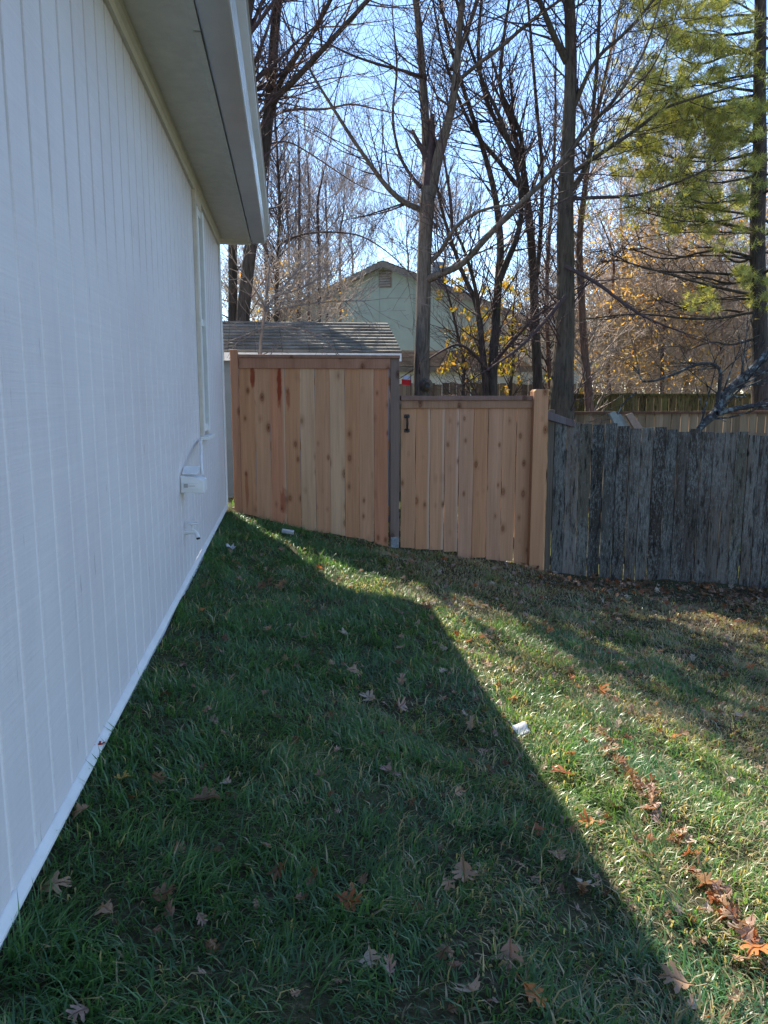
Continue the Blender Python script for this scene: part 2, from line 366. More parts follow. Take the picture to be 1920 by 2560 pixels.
# ---- grass (one object: nobody could count it)
def soilmask(x, y):
    """1 = bare soil with litter"""
    a = np.clip((y-6.55-.12*np.sin(x*4))/.7, 0, 1)*np.clip((x-2.3)/.6, 0, 1)
    return a
def vnoise(x, y, s, seed):
    r = np.random.default_rng(seed); T = r.random((64, 64)); X = x*s+100; Y = y*s+100
    i, j = np.floor(X).astype(int), np.floor(Y).astype(int); u, v = X-i, Y-j; u = u*u*(3-2*u); v = v*v*(3-2*v)
    g_ = lambda a, b: T[a % 64, b % 64]
    return (g_(i, j)*(1-u)+g_(i+1, j)*u)*(1-v)+(g_(i, j+1)*(1-u)+g_(i+1, j+1)*u)*v
def grass(x0, x1, y0, y1, dens, wd, hmul=1.0):
    n = int((x1-x0)*(y1-y0)*dens)
    x = rng.uniform(x0, x1, n); y = rng.uniform(y0, y1, n)
    p = vnoise(x, y, 7, 3)*.55+vnoise(x, y, 22, 4)*.45
    dry = np.clip(vnoise(x, y, 1.6, 5)*.7+vnoise(x, y, 6, 8)*.6+.17*np.clip(x-1.0, -1.2, 2.5)-.42+.6*np.clip((y-5.3)/1.6, 0, 1)*np.clip(x/1.2, 0, 1), 0, 1)
    keep = (rng.random(n) < (.22+1.15*p))*(rng.random(n) > soilmask(x, y)*.93)*(rng.random(n) > dry*.35)
    keep = keep & ~((x < -.61)) & ~((y > 7.70) & (y < 7.82))
    x, y, p, dry = x[keep], y[keep], p[keep], dry[keep]; n = len(x)
    wall = np.exp(-(x+.62)/.10)
    h = (.022+.045*rng.random(n)**1.8+.055*p**1.6)*(1-.15*wall)*hmul*(1-.35*dry)
    lay = vnoise(x, y, 3.1, 11)*6.28*1.5                     # local comb direction
    az = lay+rng.normal(0, 1.25, n)
    lean = np.clip(rng.normal(.95, .45, n)-.5*wall, .1, 1.7)
    dx, dy = np.cos(az), np.sin(az); wx, wy = -dy, dx
    tw = rng.normal(0, .5, n); wx2 = wx*np.cos(tw)+dx*np.sin(tw); wy2 = wy*np.cos(tw)+dy*np.sin(tw)
    W = wd*(.6+.8*rng.random(n)); z = gz(x, y)+.0
    sr, cr = np.sin(lean), np.cos(lean)
    l2 = np.clip(lean+.55+.3*rng.random(n), 0, 1.95)
    mx, my, mz = x+dx*sr*h*.55, y+dy*sr*h*.55, z+cr*h*.55
    tx, ty, tz = mx+dx*np.sin(l2)*h*.65, my+dy*np.sin(l2)*h*.65, np.maximum(mz+np.cos(l2)*h*.65, z+.004)
    V = np.empty((n, 5, 3))
    V[:, 0] = np.stack([x-wx2*W/2, y-wy2*W/2, z-.005], -1); V[:, 1] = np.stack([x+wx2*W/2, y+wy2*W/2, z-.005], -1)
    V[:, 2] = np.stack([mx+wx2*W*.42, my+wy2*W*.42, mz], -1); V[:, 3] = np.stack([mx-wx2*W*.42, my-wy2*W*.42, mz], -1)
    V[:, 4] = np.stack([tx, ty, tz], -1)
    b = np.arange(n)[:, None]*5
    F = np.concatenate([b+[0, 1, 2], b+[0, 2, 3], b+[3, 2, 4]])
    dry_or_sunlit = rng.random(n) < (.05+.13*np.clip((x-.6)*2, 0, 1)+.75*dry*np.clip(.45+.5*x, .35, 1))  # straw where dry, plus extra on the sunlit side to paint in its light
    k = rng.random(n)[:, None]; k2 = rng.random(n)[:, None]
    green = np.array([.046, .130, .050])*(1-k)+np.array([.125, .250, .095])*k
    green = green*(.6+.7*p[:, None])*(1+.25*np.clip(x-.8, 0, 1)[:, None]); yl = vnoise(x, y, 2.6, 21)[:, None]; green = green*(1-yl+yl*np.array([1.3, 1.08, .7]) if False else 1+(yl-.35)*np.array([.45, .1, -.3])*np.clip(x+.2, 0, 1)[:, None])  # green lightened towards the sunlit side: light put into the blade colour
    straw = np.array([.24, .20, .11])*(1-k2)+np.array([.56, .49, .33])*k2
    c = np.where(dry_or_sunlit[:, None], straw, green); c = np.repeat(c, 5, 0)
    return V.reshape(-1, 3), F, c
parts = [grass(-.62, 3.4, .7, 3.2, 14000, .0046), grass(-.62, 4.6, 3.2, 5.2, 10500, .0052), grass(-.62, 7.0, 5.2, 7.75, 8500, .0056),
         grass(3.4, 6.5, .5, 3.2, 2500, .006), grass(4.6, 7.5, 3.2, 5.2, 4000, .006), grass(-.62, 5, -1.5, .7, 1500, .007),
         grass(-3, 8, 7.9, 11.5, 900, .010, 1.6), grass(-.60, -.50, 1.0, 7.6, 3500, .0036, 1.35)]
Vg, Fg, Cg, off = [], [], [], 0
for v, f, c in parts: Vg.append(v); Fg.append(f+off); Cg.append(c); off += len(v)
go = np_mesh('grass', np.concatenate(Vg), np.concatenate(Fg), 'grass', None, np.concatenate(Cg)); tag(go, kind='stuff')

# ================================================================ HOUSE (white siding wall on the left)
W, YE, YS = -.62, 7.72, -3.0
SB, ST = .412, 2.955                       # siding bottom / soffit height
house = empty('house', (W, YE, .3), 'white house side wall with grooved siding, soffit and gutter along the lawn', 'house')
mb = MB(); prof = []; ygr = 1.798-.16*30
y = YS; pts = [(W, YS)]; cc = [1]
k = 0
while True:
    yg = ygr+.16*k; k += 1
    if yg < YS+.02: continue
    if yg > YE-.03: break
    pts += [(W, yg-.0115), (W-.0045, yg-.0085), (W-.0045, yg+.0085), (W, yg+.0115)]
pts.append((W, YE))
zs = [SB, ST+.1]
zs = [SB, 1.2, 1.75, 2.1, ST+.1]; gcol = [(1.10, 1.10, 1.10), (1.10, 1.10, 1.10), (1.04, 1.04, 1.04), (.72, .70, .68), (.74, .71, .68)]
n = len(pts)                             # groove bottoms: caught light painted in low down, shade painted in near the eave
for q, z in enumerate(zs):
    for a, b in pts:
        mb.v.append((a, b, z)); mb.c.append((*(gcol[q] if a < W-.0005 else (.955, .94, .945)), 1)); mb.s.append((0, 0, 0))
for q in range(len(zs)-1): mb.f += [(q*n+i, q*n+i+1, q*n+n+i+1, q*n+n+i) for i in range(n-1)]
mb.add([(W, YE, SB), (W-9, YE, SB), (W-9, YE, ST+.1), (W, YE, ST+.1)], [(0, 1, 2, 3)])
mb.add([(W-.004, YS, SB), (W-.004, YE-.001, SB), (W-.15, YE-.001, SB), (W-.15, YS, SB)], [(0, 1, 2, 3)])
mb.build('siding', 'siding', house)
f = MB().box(W-9, W-.006, YS, YE-.03, -.6, SB-.03); f.build('foundation', 'concrete', house)
f = MB().prism([(W-.03, SB-.028), (W+.020, SB-.028), (W+.020, SB-.018), (W+.002, SB-.001), (W-.03, SB-.001)], YS, YE+.012)
f.build('drip_edge', 'trim', house, .003)
f = MB().box(W+.0015, W+.017, YE-.055, YE+.018, SB, ST-.001); f.box(W-.09, W+.0015, YE+.001, YE+.018, SB, ST-.001)
f.build('corner_trim', 'trim', house, .002)
# frieze moulding
f = MB().prism([(W+.001, ST-.075), (W+.018, ST-.075), (W+.022, ST-.045), (W+.034, ST-.03), (W+.036, ST-.0015), (W+.001, ST-.0015)], YS, YE-.056)
f.build('frieze_moulding', 'soffit', house)
EX = -.312                               # fascia plane
f = MB()
for a_, b_ in ((YS, 3.0), (3.003, 5.45), (5.453, YE+.06)): f.box(W-.4, EX-.037, a_, b_, ST, ST+.02)
f.build('soffit', 'soffit', house)
f = MB()
for a, b, dz in ((YS, 3.42, .004), (3.428, 5.98, 0), (5.984, YE+.06, 0)):
    f.box(EX-.036, EX-.006, a, b, ST-.016+dz, ST+.02)
f.build('soffit_edge_strip', 'soffit', house, .002)
f = MB().box(EX-.003, EX+.010, YS, YE+.075, ST-.006, ST+.19); f.build('fascia', 'fascia', house, .002)
f = MB().box(W-.4, EX-.004, YE+.0605, YE+.078, ST-.045, ST+.25); f.build('rake_board', 'soffit', house, .002)
# K-style gutter, hollow, bottom level with the soffit
g0 = EX+.0105; gb = ST-.028
outer = [(g0, gb+.135), (g0, gb), (g0+.112, gb), (g0+.119, gb+.004), (g0+.121, gb+.028), (g0+.134, gb+.062), (g0+.154, gb+.088), (g0+.166, gb+.104), (g0+.168, gb+.128), (g0+.176, gb+.133), (g0+.174, gb+.142)]
inner = [(u-(.003 if i > 1 else -.003), v+(.003 if i in (1, 2, 3) else 0)) for i, (u, v) in enumerate(outer)][::-1]
f = MB().prism(outer+inner, YS, YE+.075)
f.prism([(u-.0005, v) for u, v in outer[1:10]]+[(g0+.001, gb+.133)], YE+.0752, YE+.078)
f.build('gutter', 'gutter', house)
# roof
def roof_plane(mb, a, b, c, d, uvw, th=.02): pass
def quad_uv(name, quads, m, parent):
    me = bpy.data.meshes.new(name); vs = []; fs = []; uv = []
    for q, (U, Vv) in quads:
        o = len(vs); vs += q; fs.append((o, o+1, o+2, o+3)); uv += [(0, 0), (U, 0), (U, Vv), (0, Vv)]
    me.from_pydata(vs, [], fs); l = me.uv_layers.new(name='UVMap')
    for i, q in enumerate(uv): l.data[i].uv = q
    me.materials.append(M[m]); o = bpy.data.objects.new(name, me); link(o, parent); return o
def roof(name, m, parent, e0, e1, r1, r0, th=.03, step=.14):
    """courses of shingles, each lapping over the one below; e0,e1 eave ends, r0,r1 ridge ends"""
    e0, e1, r0, r1 = map(Vector, (e0, e1, r0, r1)); Lr = (r0-e0).length; n = max(1, int(Lr/step))
    nrm = (e1-e0).cross(r0-e0).normalized()
    if nrm.z < 0: nrm = -nrm
    qs = []
    for i in range(n):
        a, b = i/n, (i+1)/n
        A, B, Cc, D = e0.lerp(r0, a), e1.lerp(r1, a), e1.lerp(r1, b), e0.lerp(r0, b)
        A2, B2 = A+nrm*.03, B+nrm*.03; U = (B-A).length; o = i*.17
        qs.append(([A2, B2, Cc+nrm*.002, D+nrm*.002], (U, .14), (o, i*.14)))
        qs.append(([A, B, B2, A2], (U, .01), (o, i*.14)))
    me = bpy.data.meshes.new(name); vs = []; fs = []; uv = []
    for q, (U, Vv), (u0, v0) in qs:
        o = len(vs); vs += [tuple(x) for x in q]; fs.append((o, o+1, o+2, o+3)); uv += [(u0, v0), (u0+U, v0), (u0+U, v0+Vv), (u0, v0+Vv)]
    o = len(vs); vs += [tuple(x-nrm*th) for x in (e0, e1, r1, r0)]; fs.append((o, o+3, o+2, o+1)); uv += [(0, 0)]*4
    me.from_pydata(vs, [], fs); l = me.uv_layers.new(name='UVMap')
    for i, q in enumerate(uv): l.data[i].uv = q
    me.materials.append(M[m]); ob = bpy.data.objects.new(name, me); link(ob, parent); return ob
roof('roof', 'shingle_grey', house, (EX+.03, YS, ST+.20), (EX+.03, YE+.09, ST+.20), (-5.2, YE+.09, ST+1.8), (-5.2, YS, ST+1.8))
# window near the far corner
wy0, wy1, wz0, wz1 = 5.62, 6.02, 1.20, 2.80
f = MB(); d = .022
f.box(W+.001, W+.026, wy0, wy0+.045, wz0, wz1+.08); f.box(W+.001, W+d, wy1-.05, wy1, wz0, wz1+.08)
f.box(W+.001, W+d, wy0+.05, wy1-.05, wz1, wz1+.08)
win = f.build('window', 'caulk', house, .002)
f = MB(); d = .045
f.box(W+.002, W+d, wy1-.16, wy1-.07, wz0+.03, wz1-.02); f.box(W+.002, W+.03, wy0+.047, wy0+.10, wz0+.03, wz1-.02)
f.box(W+.002, W+.028, wy0+.11, wy1-.16, wz1-.07, wz1-.02); f.box(W+.002, W+.028, wy0+.11, wy1-.16, wz0+.03, wz0+.08)
f.box(W+.002, W+.026, wy0+.11, wy1-.16, 1.98, 2.03)
f.build('frame', 'trim', win, .003)
MB().box(W+.002, W+.008, wy0+.11, wy1-.16, wz0+.08, wz1-.07).build('glass', 'glass', win)
MB().box(W+.001, W+.065, wy0-.02, wy1+.02, wz0-.028, wz0-.001).build('sill', 'trim', win, .004)
# utility box with lifted cover and cable
c0 = PX(388, 1045, W+.005); by, bz = 4.50, 0.935
f = MB().prism([(W+.002, bz), (W+.135, bz-.004), (W+.135, bz+.068), (W+.10, bz+.084), (W+.002, bz+.098)], by, by+.16)
ub = f.build('wall_box', 'trim', house, .004)
f = MB().box(W+.012, W+.105, by-.006, by-.0005, bz+.022, bz+.030); f.box(W+.012, W+.105, by-.006, by-.0005, bz+.054, bz+.061)
f.box(W+.012, W+.020, by-.006, by-.0005, bz+.030, bz+.054); f.box(W+.045, W+.085, by-.005, by-.0005, bz+.037, bz+.048)
f.build('front_louver', 'trim', ub)
MB().box(W+.022, W+.044, by-.004, by-.0002, bz+.031, bz+.053).box(W+.046, W+.086, by-.0056, by-.0051, bz+.0385, bz+.0415).build('vent_slot_shade', simple('slot_shade_grey', (.45, .43, .41)), ub)  # flat grey pieces: the shade inside the slots painted as colour
f = MB().add([(W+.01, by+.03, bz+.105), (W+.10, by+.03, bz+.105), (W+.10, by+.15, bz+.135), (W+.01, by+.15, bz+.135),
              (W+.01, by+.03, bz+.110), (W+.10, by+.03, bz+.110), (W+.10, by+.15, bz+.141), (W+.01, by+.15, bz+.141)],
             [(0, 3, 2, 1), (4, 5, 6, 7), (0, 1, 5, 4), (1, 2, 6, 5), (2, 3, 7, 6), (3, 0, 4, 7)])
f.build('lid', 'trim', ub)
t_ = Tubes()
cp = [(W+.11, by+.145, bz+.09), (W+.108, by+.15, bz+.12), (W+.085, 4.85, 1.11), (W+.055, 5.15, 1.155), (W+.03, 5.35, 1.172), (W+.02, 5.50, 1.18)]
t_.add(cp, [.010]*len(cp), 8); t_.build('cable', 'trim', house)
# hose faucet
fy, fz = 4.62, .685
t_ = Tubes(); t_.add([(W, fy, fz), (W+.03, fy, fz), (W+.06, fy, fz)], [.016, .014, .017], 10)
t_.add([(W+.055, fy, fz+.002), (W+.070, fy-.008, fz-.008), (W+.078, fy-.015, fz-.032)], [.014, .013, .014], 10)
t_.add([(W+.045, fy, fz), (W+.047, fy, fz+.03), (W+.049, fy, fz+.05)], [.010, .008, .008], 8)
fc = t_.build('faucet', 'trim', house)
t_ = Tubes(); hh = [(W+.049+.028*math.cos(a), fy+.028*math.sin(a), fz+.052) for a in np.linspace(0, 2*math.pi, 13)]
t_.add(hh, [.006]*13, 6); t_.add([(W+.022, fy, fz+.052), (W+.049, fy, fz+.054), (W+.076, fy, fz+.052)], [.004]*3, 6); t_.build('handle', 'trim', fc)
t_ = Tubes(); t_.add([(W+.0785, fy-.015, fz-.033), (W+.079, fy-.0155, fz-.038), (W+.080, fy-.016, fz-.043)], [.0115]*3, 10); t_.build('spout_opening', 'black', fc)

# ================================================================ CEDAR FENCE PANEL + GATE
FY = 7.80
def board(mb, x0, x1, z0, z1, y, th, col, warp=.002, topcut=0, sub=12, colr=None):
    """a picket with slightly wavy edges; colr = paler sapwood strip tint on its right edge"""
    sd = (random.uniform(0, 50), random.uniform(0, 50), random.uniform(0, 50))
    a, b = random.uniform(0, 6), random.uniform(0, 6); q, q2 = random.uniform(.8, 2.2), random.uniform(.8, 2.2)
    fr = []; n = sub
    cols = [x0, x0+(x1-x0)*random.uniform(.7, .85), x1]
    for i in range(n+1):
        t = i/n; z = z0+(z1-z0)*t
        wl = warp*math.sin(a+t*6*q); wr = warp*math.sin(b+t*6*q2)
        fr.append((x0+wl, x1+wr, z))
    vs = []; 
    for (xa, xb, z) in fr:
        xm = xa+(xb-xa)*.78
        vs += [(xa, y, z), (xm, y-.0003, z), (xb, y, z), (xb, y+th, z), (xa, y+th, z)]
    fs = []
    for i in range(n):
        o = i*5
        for j in range(5): fs.append((o+j, o+(j+1) % 5, o+5+(j+1) % 5, o+5+j))
    fs += [(0, 1, 2, 3, 4), tuple(n*5+j for j in (4, 3, 2, 1, 0))]
    o = len(mb.v); mb.add(vs, fs, col, sd)
    if colr:
        for i in range(n+1):
            for j in (2, 3): mb.c[o+i*5+j] = (*colr, 1)
def X_(dx, Y=FY): return P(dx, 1000, Y).x
def Z_(dy, dx=900, Y=FY): return P(dx, dy, Y).z
TAN = (.44, .213, .110); TAN2 = (.46, .240, .134); PALE = (.49, .30, .18); RED = (.43, .185, .10); BRN = (.34, .165, .095)
fence = empty('wooden_fence', (.3, FY, .1), 'tall new cedar fence panel between the white house and the shorter gate', 'fence')
xl, xr, xm0, xm1 = X_(521), X_(839), X_(843), X_(862)
z_cap = Z_(768)
b_ = MB(); cols = [TAN, TAN2, RED, TAN, PALE, TAN2, PALE, TAN, TAN2, RED]
nb = 10; wdt = (xr-xl)/nb
for i in range(nb):
    x0 = xl+wdt*i; gap = (.0015, .0015, .002, .005, .002, .003, .0018, .002, .003, .004)[i]
    zb = float(gz(x0+wdt/2, FY))+random.uniform(-.02, .0)
    board(b_, x0+gap/2, x0+wdt-gap/2, zb, z_cap-.05, FY, .016, cols[i], .0022, colr=PALE if i in (2, 8) else None)
b_.build('board_panel', 'cedar', fence, 0)
p = MB(); p.box(X_(504), X_(520.5), FY-.03, FY+.06, -.1, Z_(758), BRN, (3, 4, 1)); p.build('post', 'gate', fence, .006)
GRY = (.185, .13, .105)
p = MB(); zg = float(gz(1.07, FY)); p.box(xm0, xm1, FY-.012, FY+.078, zg-.1, z_cap-.0225, GRY, (8, 4, 9)); p.build('post', 'gate', fence, .004)
p = MB(); p.box(xm0+.002, xm1-.002, FY-.016, FY+.08, zg-.1, zg+.12, (.33, .34, .34)); p.build('concrete_footing', simple('weathered_concrete', (.30, .31, .33), .9, .1, 40, .4, .5), fence, .01)
tz = Z_(775); tz2 = Z_(797)
p = MB(); p.box(X_(520.8), X_(842.5), FY-.022, FY-.002, tz2, tz-.001, (.33, .16, .10), (2, 2, 30)); p.build('top_rail', 'gate', fence, .003)
p = MB(); p.box(X_(520.9), xm1+.003, FY-.035, FY+.085, tz+.0005, z_cap, (.25, .135, .095), (2, 9, 10)); p.build('cap_rail', 'gate', fence, .004)
p = MB()
for z in (.30, .98, 1.62): p.box(xl-.02, xm0+.02, FY+.018, FY+.056, z-.045, z+.045, BRN, (z*9, 1, 2))
p.build('back_rail', 'gate', fence)
# gate
gate = empty('gate', (1.8, FY, -.1), 'cedar fence gate with a black pull handle, lower than the panel beside it', 'gate')
gx0, gx1 = X_(866), X_(1145.3); zc = Z_(855); zc2 = Z_(865); zt2 = Z_(882)
b_ = MB(); cols = [TAN2, TAN, TAN2, (.45, .235, .14), (.47, .255, .16), (.45, .218, .112), (.45, .238, .142), TAN2, TAN2]
wdt = (gx1-gx0)/9
for i in range(9):
    x0 = gx0+wdt*i; g2 = [.002, .002, .0035, .005, .0065, .002, .003, .002, .006, .001][i+1]
    zb = float(gz(x0+wdt/2, FY))+random.choice((.0, .015, .02, .035, -.01))
    board(b_, x0+.0015, x0+wdt-g2, zb, zc2-.02, FY+.004, .016, cols[i], .002, colr=(.54, .37, .27) if i in (1, 2, 3) else None)
b_.build('board_panel', 'gate', gate)
p = MB(); p.box(gx0, gx1, FY-.018, FY+.002, zt2, zc2-.001, (.33, .18, .11), (5, 2, 3)); p.build('top_rail', 'gate', gate, .003)
p = MB(); p.box(gx0-.004, gx1+.002, FY-.04, FY+.075, zc2, zc, (.22, .13, .10), (7, 2, 5)); p.build('cap_rail', 'gate', gate, .004)
p = MB()
for z in (-.05, .55, 1.18): p.box(gx0+.02, gx1-.01, FY+.022, FY+.06, z-.045, z+.045, BRN, (z*9, 5, 2))
p.build('back_rail', 'gate', gate)
hx, h0, h1 = X_(878.5), Z_(932), Z_(897)
t_ = Tubes(); t_.add([(hx, FY, h1-.012), (hx, FY-.03, h1-.03), (hx, FY-.037, (h0+h1)/2), (hx, FY-.03, h0+.03), (hx, FY, h0+.012)], [.011, .010, .012, .010, .011], 10)
hd = t_.build('handle', 'black', gate)
for z in (h1-.010, h0+.010):
    p = MB().prism([(hx-.028, z-.014), (hx-.016, z-.020), (hx+.016, z-.020), (hx+.028, z-.014), (hx+.028, z+.014), (hx+.016, z+.020), (hx-.016, z+.020), (hx-.028, z+.014)], FY-.006, FY+.003)
    p.build('mounting_plate', 'black', hd, .002)
rp = empty('fence_post', (X_(1160), FY, -.4), 'thick cedar post with chamfered top where the new gate meets the old grey fence', 'post')
px0, px1, zt = X_(1145), X_(1175.5), Z_(841)
p = MB(); y0, y1 = FY-.075, FY+.065
p.prism([(px0, -.55), (px1, -.55), (px1, zt), (px0+.022, zt), (px0, zt-.02)], y0, y1, 'y', (.43, .215, .113))
p.build('post', 'gate', rp, .004)

# ================================================================ OLD GREY FENCE
og = empty('old_fence', (4.5, FY, -.6), 'old weathered blue grey wooden fence with lichen, at the right of the cedar gate', 'fence')
b_ = MB(); xx = X_(1197)
tops = [(2.6, -.25), (2.96, -.275), (3.3, -.31), (4.03, -.387), (5.14, -.42), (6.5, -.47), (11, -.6)]
bi = 0; xs0 = xx
while xx < 10.5:
    wd = random.uniform(.128, .142); top = CH+np.interp(xx, [a for a, _ in tops], [b for _, b in tops])*FY/7.75
    top += random.uniform(-.03, .025)
    if bi < 2: top -= .02
    kk = random.uniform(.55, 1.45)
    c = random.choice([(.115, .097, .080), (.09, .083, .073), (.14, .118, .10), (.11, .095, .072), (.08, .064, .052)])
    c = tuple(v*kk for v in c)
    gap = random.choice((.003, .004, .006, .009, .012, .014))
    z0 = float(gz(xx, FY))+random.choice((-.12, -.10, -.08, -.03))
    board(b_, xx, xx+wd-gap, z0, top, FY+random.uniform(-.004, .006), .016, c, .003)
    xx += wd; bi += 1
b_.build('board_panel', 'oldwood', og)
p = MB(); p.box(X_(1183.5), X_(1196), FY+.012, FY+.10, -.6, Z_(886), (.13, .11, .09), (4, 4, 4))
p.build('post', 'farwood', og)
for x in (5.4, 7.9, 10.3): MB().box(x, x+.09, FY+.065, FY+.155, -.8, .98, (.12, .11, .10), (x, 4, 4)).build('post', 'farwood', og)
p = MB()
for z in (-.28, .36, .90):
    p.add([(xs0, FY+.026, z-.045), (10.5, FY+.026, z-.165), (10.5, FY+.064, z-.165), (xs0, FY+.064, z-.045),
           (xs0, FY+.026, z+.045), (10.5, FY+.026, z-.075), (10.5, FY+.064, z-.075), (xs0, FY+.064, z+.045)],
          [(0, 3, 2, 1), (4, 5, 6, 7), (0, 1, 5, 4), (1, 2, 6, 5), (2, 3, 7, 6), (3, 0, 4, 7)], (.12, .10, .085), (z, 3, 3))
p.build('back_rail', 'farwood', og)
a, b2 = P(1183, 888, FY-.03), P(1242, 909, FY-.03)
p = MB(); h_ = .085
p.add([(a.x, FY-.03, a.z-h_), (b2.x, FY-.03, b2.z-h_*.8), (b2.x, FY-.006, b2.z-h_*.8), (a.x, FY-.006, a.z-h_), (a.x, FY-.03, a.z), (b2.x, FY-.03, b2.z), (b2.x, FY-.006, b2.z), (a.x, FY-.006, a.z)],
      [(0, 3, 2, 1), (4, 5, 6, 7), (0, 1, 5, 4), (1, 2, 6, 5), (2, 3, 7, 6), (3, 0, 4, 7)], (.14, .115, .12), (1, 8, 3))
p.build('sloping_cap_board', 'farwood', og, .003)
# cut board ends stacked behind the old fence
def block(px, py, wpx, lab, m, tilt, Y=8.05, w_=.10, h=.34):
    q = P(px, py, Y); mb = MB().box(-w_/2, w_/2, -.02, .02, -h, 0, seed=(px, 0, 0))
    mb.v[:] = [(x+(.025 if z > -.01 and x > 0 else 0)*-1, y, z-(.018 if (x > 0 and z > -.01) else 0)) for x, y, z in mb.v]
    o = mb.build('wood_scrap', m, None, .004); o.location = q; o.rotation_euler = (R(-8), R(tilt), R(random.uniform(-12, 12)))
    tag(o, lab, 'wood scrap', 'cut board ends behind the old fence')
block(1322, 888, 0, 'grey green board end sticking up behind old fence, leftmost of three', 'cut_grey', -28)
block(1336, 893, 0, 'pale blue grey board end sticking up, middle of three behind old fence', 'cut_grey', -34, 8.12, .07)
block(1358, 891, 0, 'reddish brown board end sticking up, rightmost of three behind old fence', 'cut_tan', -32)

# ================================================================ THINGS BEYOND THE FENCE
def picket_fence(name, label, x0, x1, Y, top, z0, col, m, rail=True, var=.02, wdt=.135, top2=None, ang=0, cap=None):
    e = empty(name, ((x0+x1)/2, Y, z0), label, 'fence'); b = MB(); x = x0
    while x < x1:
        t = (x-x0)/(x1-x0); tp = top+(0 if top2 is None else (top2-top)*t)
        kk = random.uniform(.6, 1.25)
        board(b, x, x+wdt-random.uniform(.002, .02), z0, tp+random.uniform(-var, var), Y+ang*(x-x0), .018, tuple(v*kk for v in col), .002, sub=3)
        x += wdt
    b.build('board_panel', m, e)
    p = MB()
    for q in (.22, .80):
        z = z0+(top-z0)*q; p.box(x0, x1, Y-.045+min(0, ang*(x1-x0)), Y-.002+min(0, ang*(x1-x0)), z-.04, z+.04, tuple(v*.9 for v in col))
    if cap: p.box(x0, x1, Y-.045, Y+.05, top-.012, top+.022, cap)
    p.build('rail', m, e); return e
picket_fence('wooden_fence', 'brown wooden fence seen low behind the gate and the knotty tree trunk', 1.2, 5.4, 14.0, Z_(828, Y=14), -.4, (.22, .175, .13), 'farwood')
picket_fence('wooden_fence', 'brown fence with a rusty top rail just beyond the old grey fence', 3.6, 9.5, 10.8, Z_(893, Y=10.8), -.5, (.24, .17, .11), 'farwood', var=.004, cap=(.13, .07, .045))
picket_fence('wooden_fence', 'mossy green topped fence beyond the rusty railed fence', 4.6, 9.4, 12.6, Z_(853, Y=12.6), -.5, (.13, .10, .05), 'moss', var=.004, cap=(.11, .10, .045))
picket_fence('wooden_fence', 'red brown board fence far right behind the pine trunk', 8.0, 11.5, 13.4, Z_(852, Y=13.4), -.5, (.26, .12, .07), 'farwood')

# shed
SY = 9.7
se, sr_ = P(868, 763, SY), P(840, 697, SY+1.25)
shed = empty('shed', (0, SY+1.2, -.3), 'low shed with a sunlit cream grey shingle roof behind the tall cedar panel', 'shed')
sx1 = se.x; sx0 = -4.5
roof('roof', 'shingle', shed, (sx0, SY, se.z), (sx1, SY, se.z), (sx1-.02, SY+1.3, sr_.z), (sx0, SY+1.3, sr_.z), .02, .135)
roof('roof', 'shingle', shed, (sx1, SY+2.6, se.z), (sx0, SY+2.6, se.z), (sx0, SY+1.302, sr_.z), (sx1-.02, SY+1.302, sr_.z), .02, .135)
f = MB().box(sx0+.1, sx1-.04, SY+.18, SY+2.42, -.4, se.z-.02)
f.add([(sx1-.04, SY+.18, se.z-.02), (sx1-.04, SY+2.42, se.z-.02), (sx1-.04, SY+1.3, sr_.z-.08)], [(0, 1, 2)])
f.build('wall', 'bluewall', shed)
f = MB().box(sx0, sx1-.005, SY-.012, SY+.008, se.z-.10, se.z-.003); f.build('fascia', 'trim', shed)
f = MB().box(sx1-.10, sx1-.012, SY+.15, SY+.25, -.4, se.z-.101); f.build('corner_trim', 'trim', shed)
# green gabled house far behind
GYc = 27.0
ap = P(832, 566, GYc); gh = empty('green_house', (ap.x, GYc, -.3), 'pale green house with a gable vent far behind the shed', 'house')
gang = R(-24)
def gl(x, y, z):
    c, s = math.cos(gang), math.sin(gang); return (ap.x+x*c-y*s, GYc+x*s+y*c, z)
HW, EZ, PZ = 6.3, Z_(735, 1090, GYc), ap.z
f = MB(); L = 11
f.add([gl(-HW, 0, -.4), gl(HW, 0, -.4), gl(HW, 0, EZ-.1), gl(0, 0, PZ-.12), gl(-HW, 0, EZ-.1), gl(-HW, L, -.4), gl(HW, L, -.4), gl(HW, L, EZ-.1), gl(0, L, PZ-.12), gl(-HW, L, EZ-.1)],
      [(0, 1, 2, 3, 4), (5, 9, 8, 7, 6), (1, 6, 7, 2), (0, 4, 9, 5)])
f.build('wall', 'greenwall', gh)
f = MB()
for i in range(1, 10):
    x = -HW+i*1.22; f.add([gl(x-.012, -.012, -.3), gl(x+.012, -.012, -.3), gl(x+.012, -.012, EZ-.15+ (PZ-EZ)*(1-abs(x)/HW)), gl(x-.012, -.012, EZ-.15+(PZ-EZ)*(1-abs(x)/HW))], [(0, 1, 2, 3)])
f.build('panel_joints', simple('dark_green_joint', (.27, .33, .28)), gh)
for s in (-1, 1):
    roof('roof', 'shingle_tan', gh, gl(s*(HW+.4), -.35, EZ-.14), gl(s*(HW+.4), L, EZ-.14), gl(0, L, PZ), gl(0, -.35, PZ), .12, .2)
    f = MB(); A = [gl(s*(HW+.4), -.36, EZ-.16), gl(0, -.36, PZ-.01), gl(0, -.36, PZ-.20), gl(s*(HW+.4), -.36, EZ-.35)]
    B = [gl(s*(HW+.4), -.33, EZ-.16), gl(0, -.33, PZ-.01), gl(0, -.33, PZ-.20), gl(s*(HW+.4), -.33, EZ-.35)]
    f.add(A+B, [(0, 1, 2, 3), (4, 7, 6, 5), (0, 4, 5, 1), (3, 2, 6, 7)]); f.build('rake_board', 'greytrim', gh)
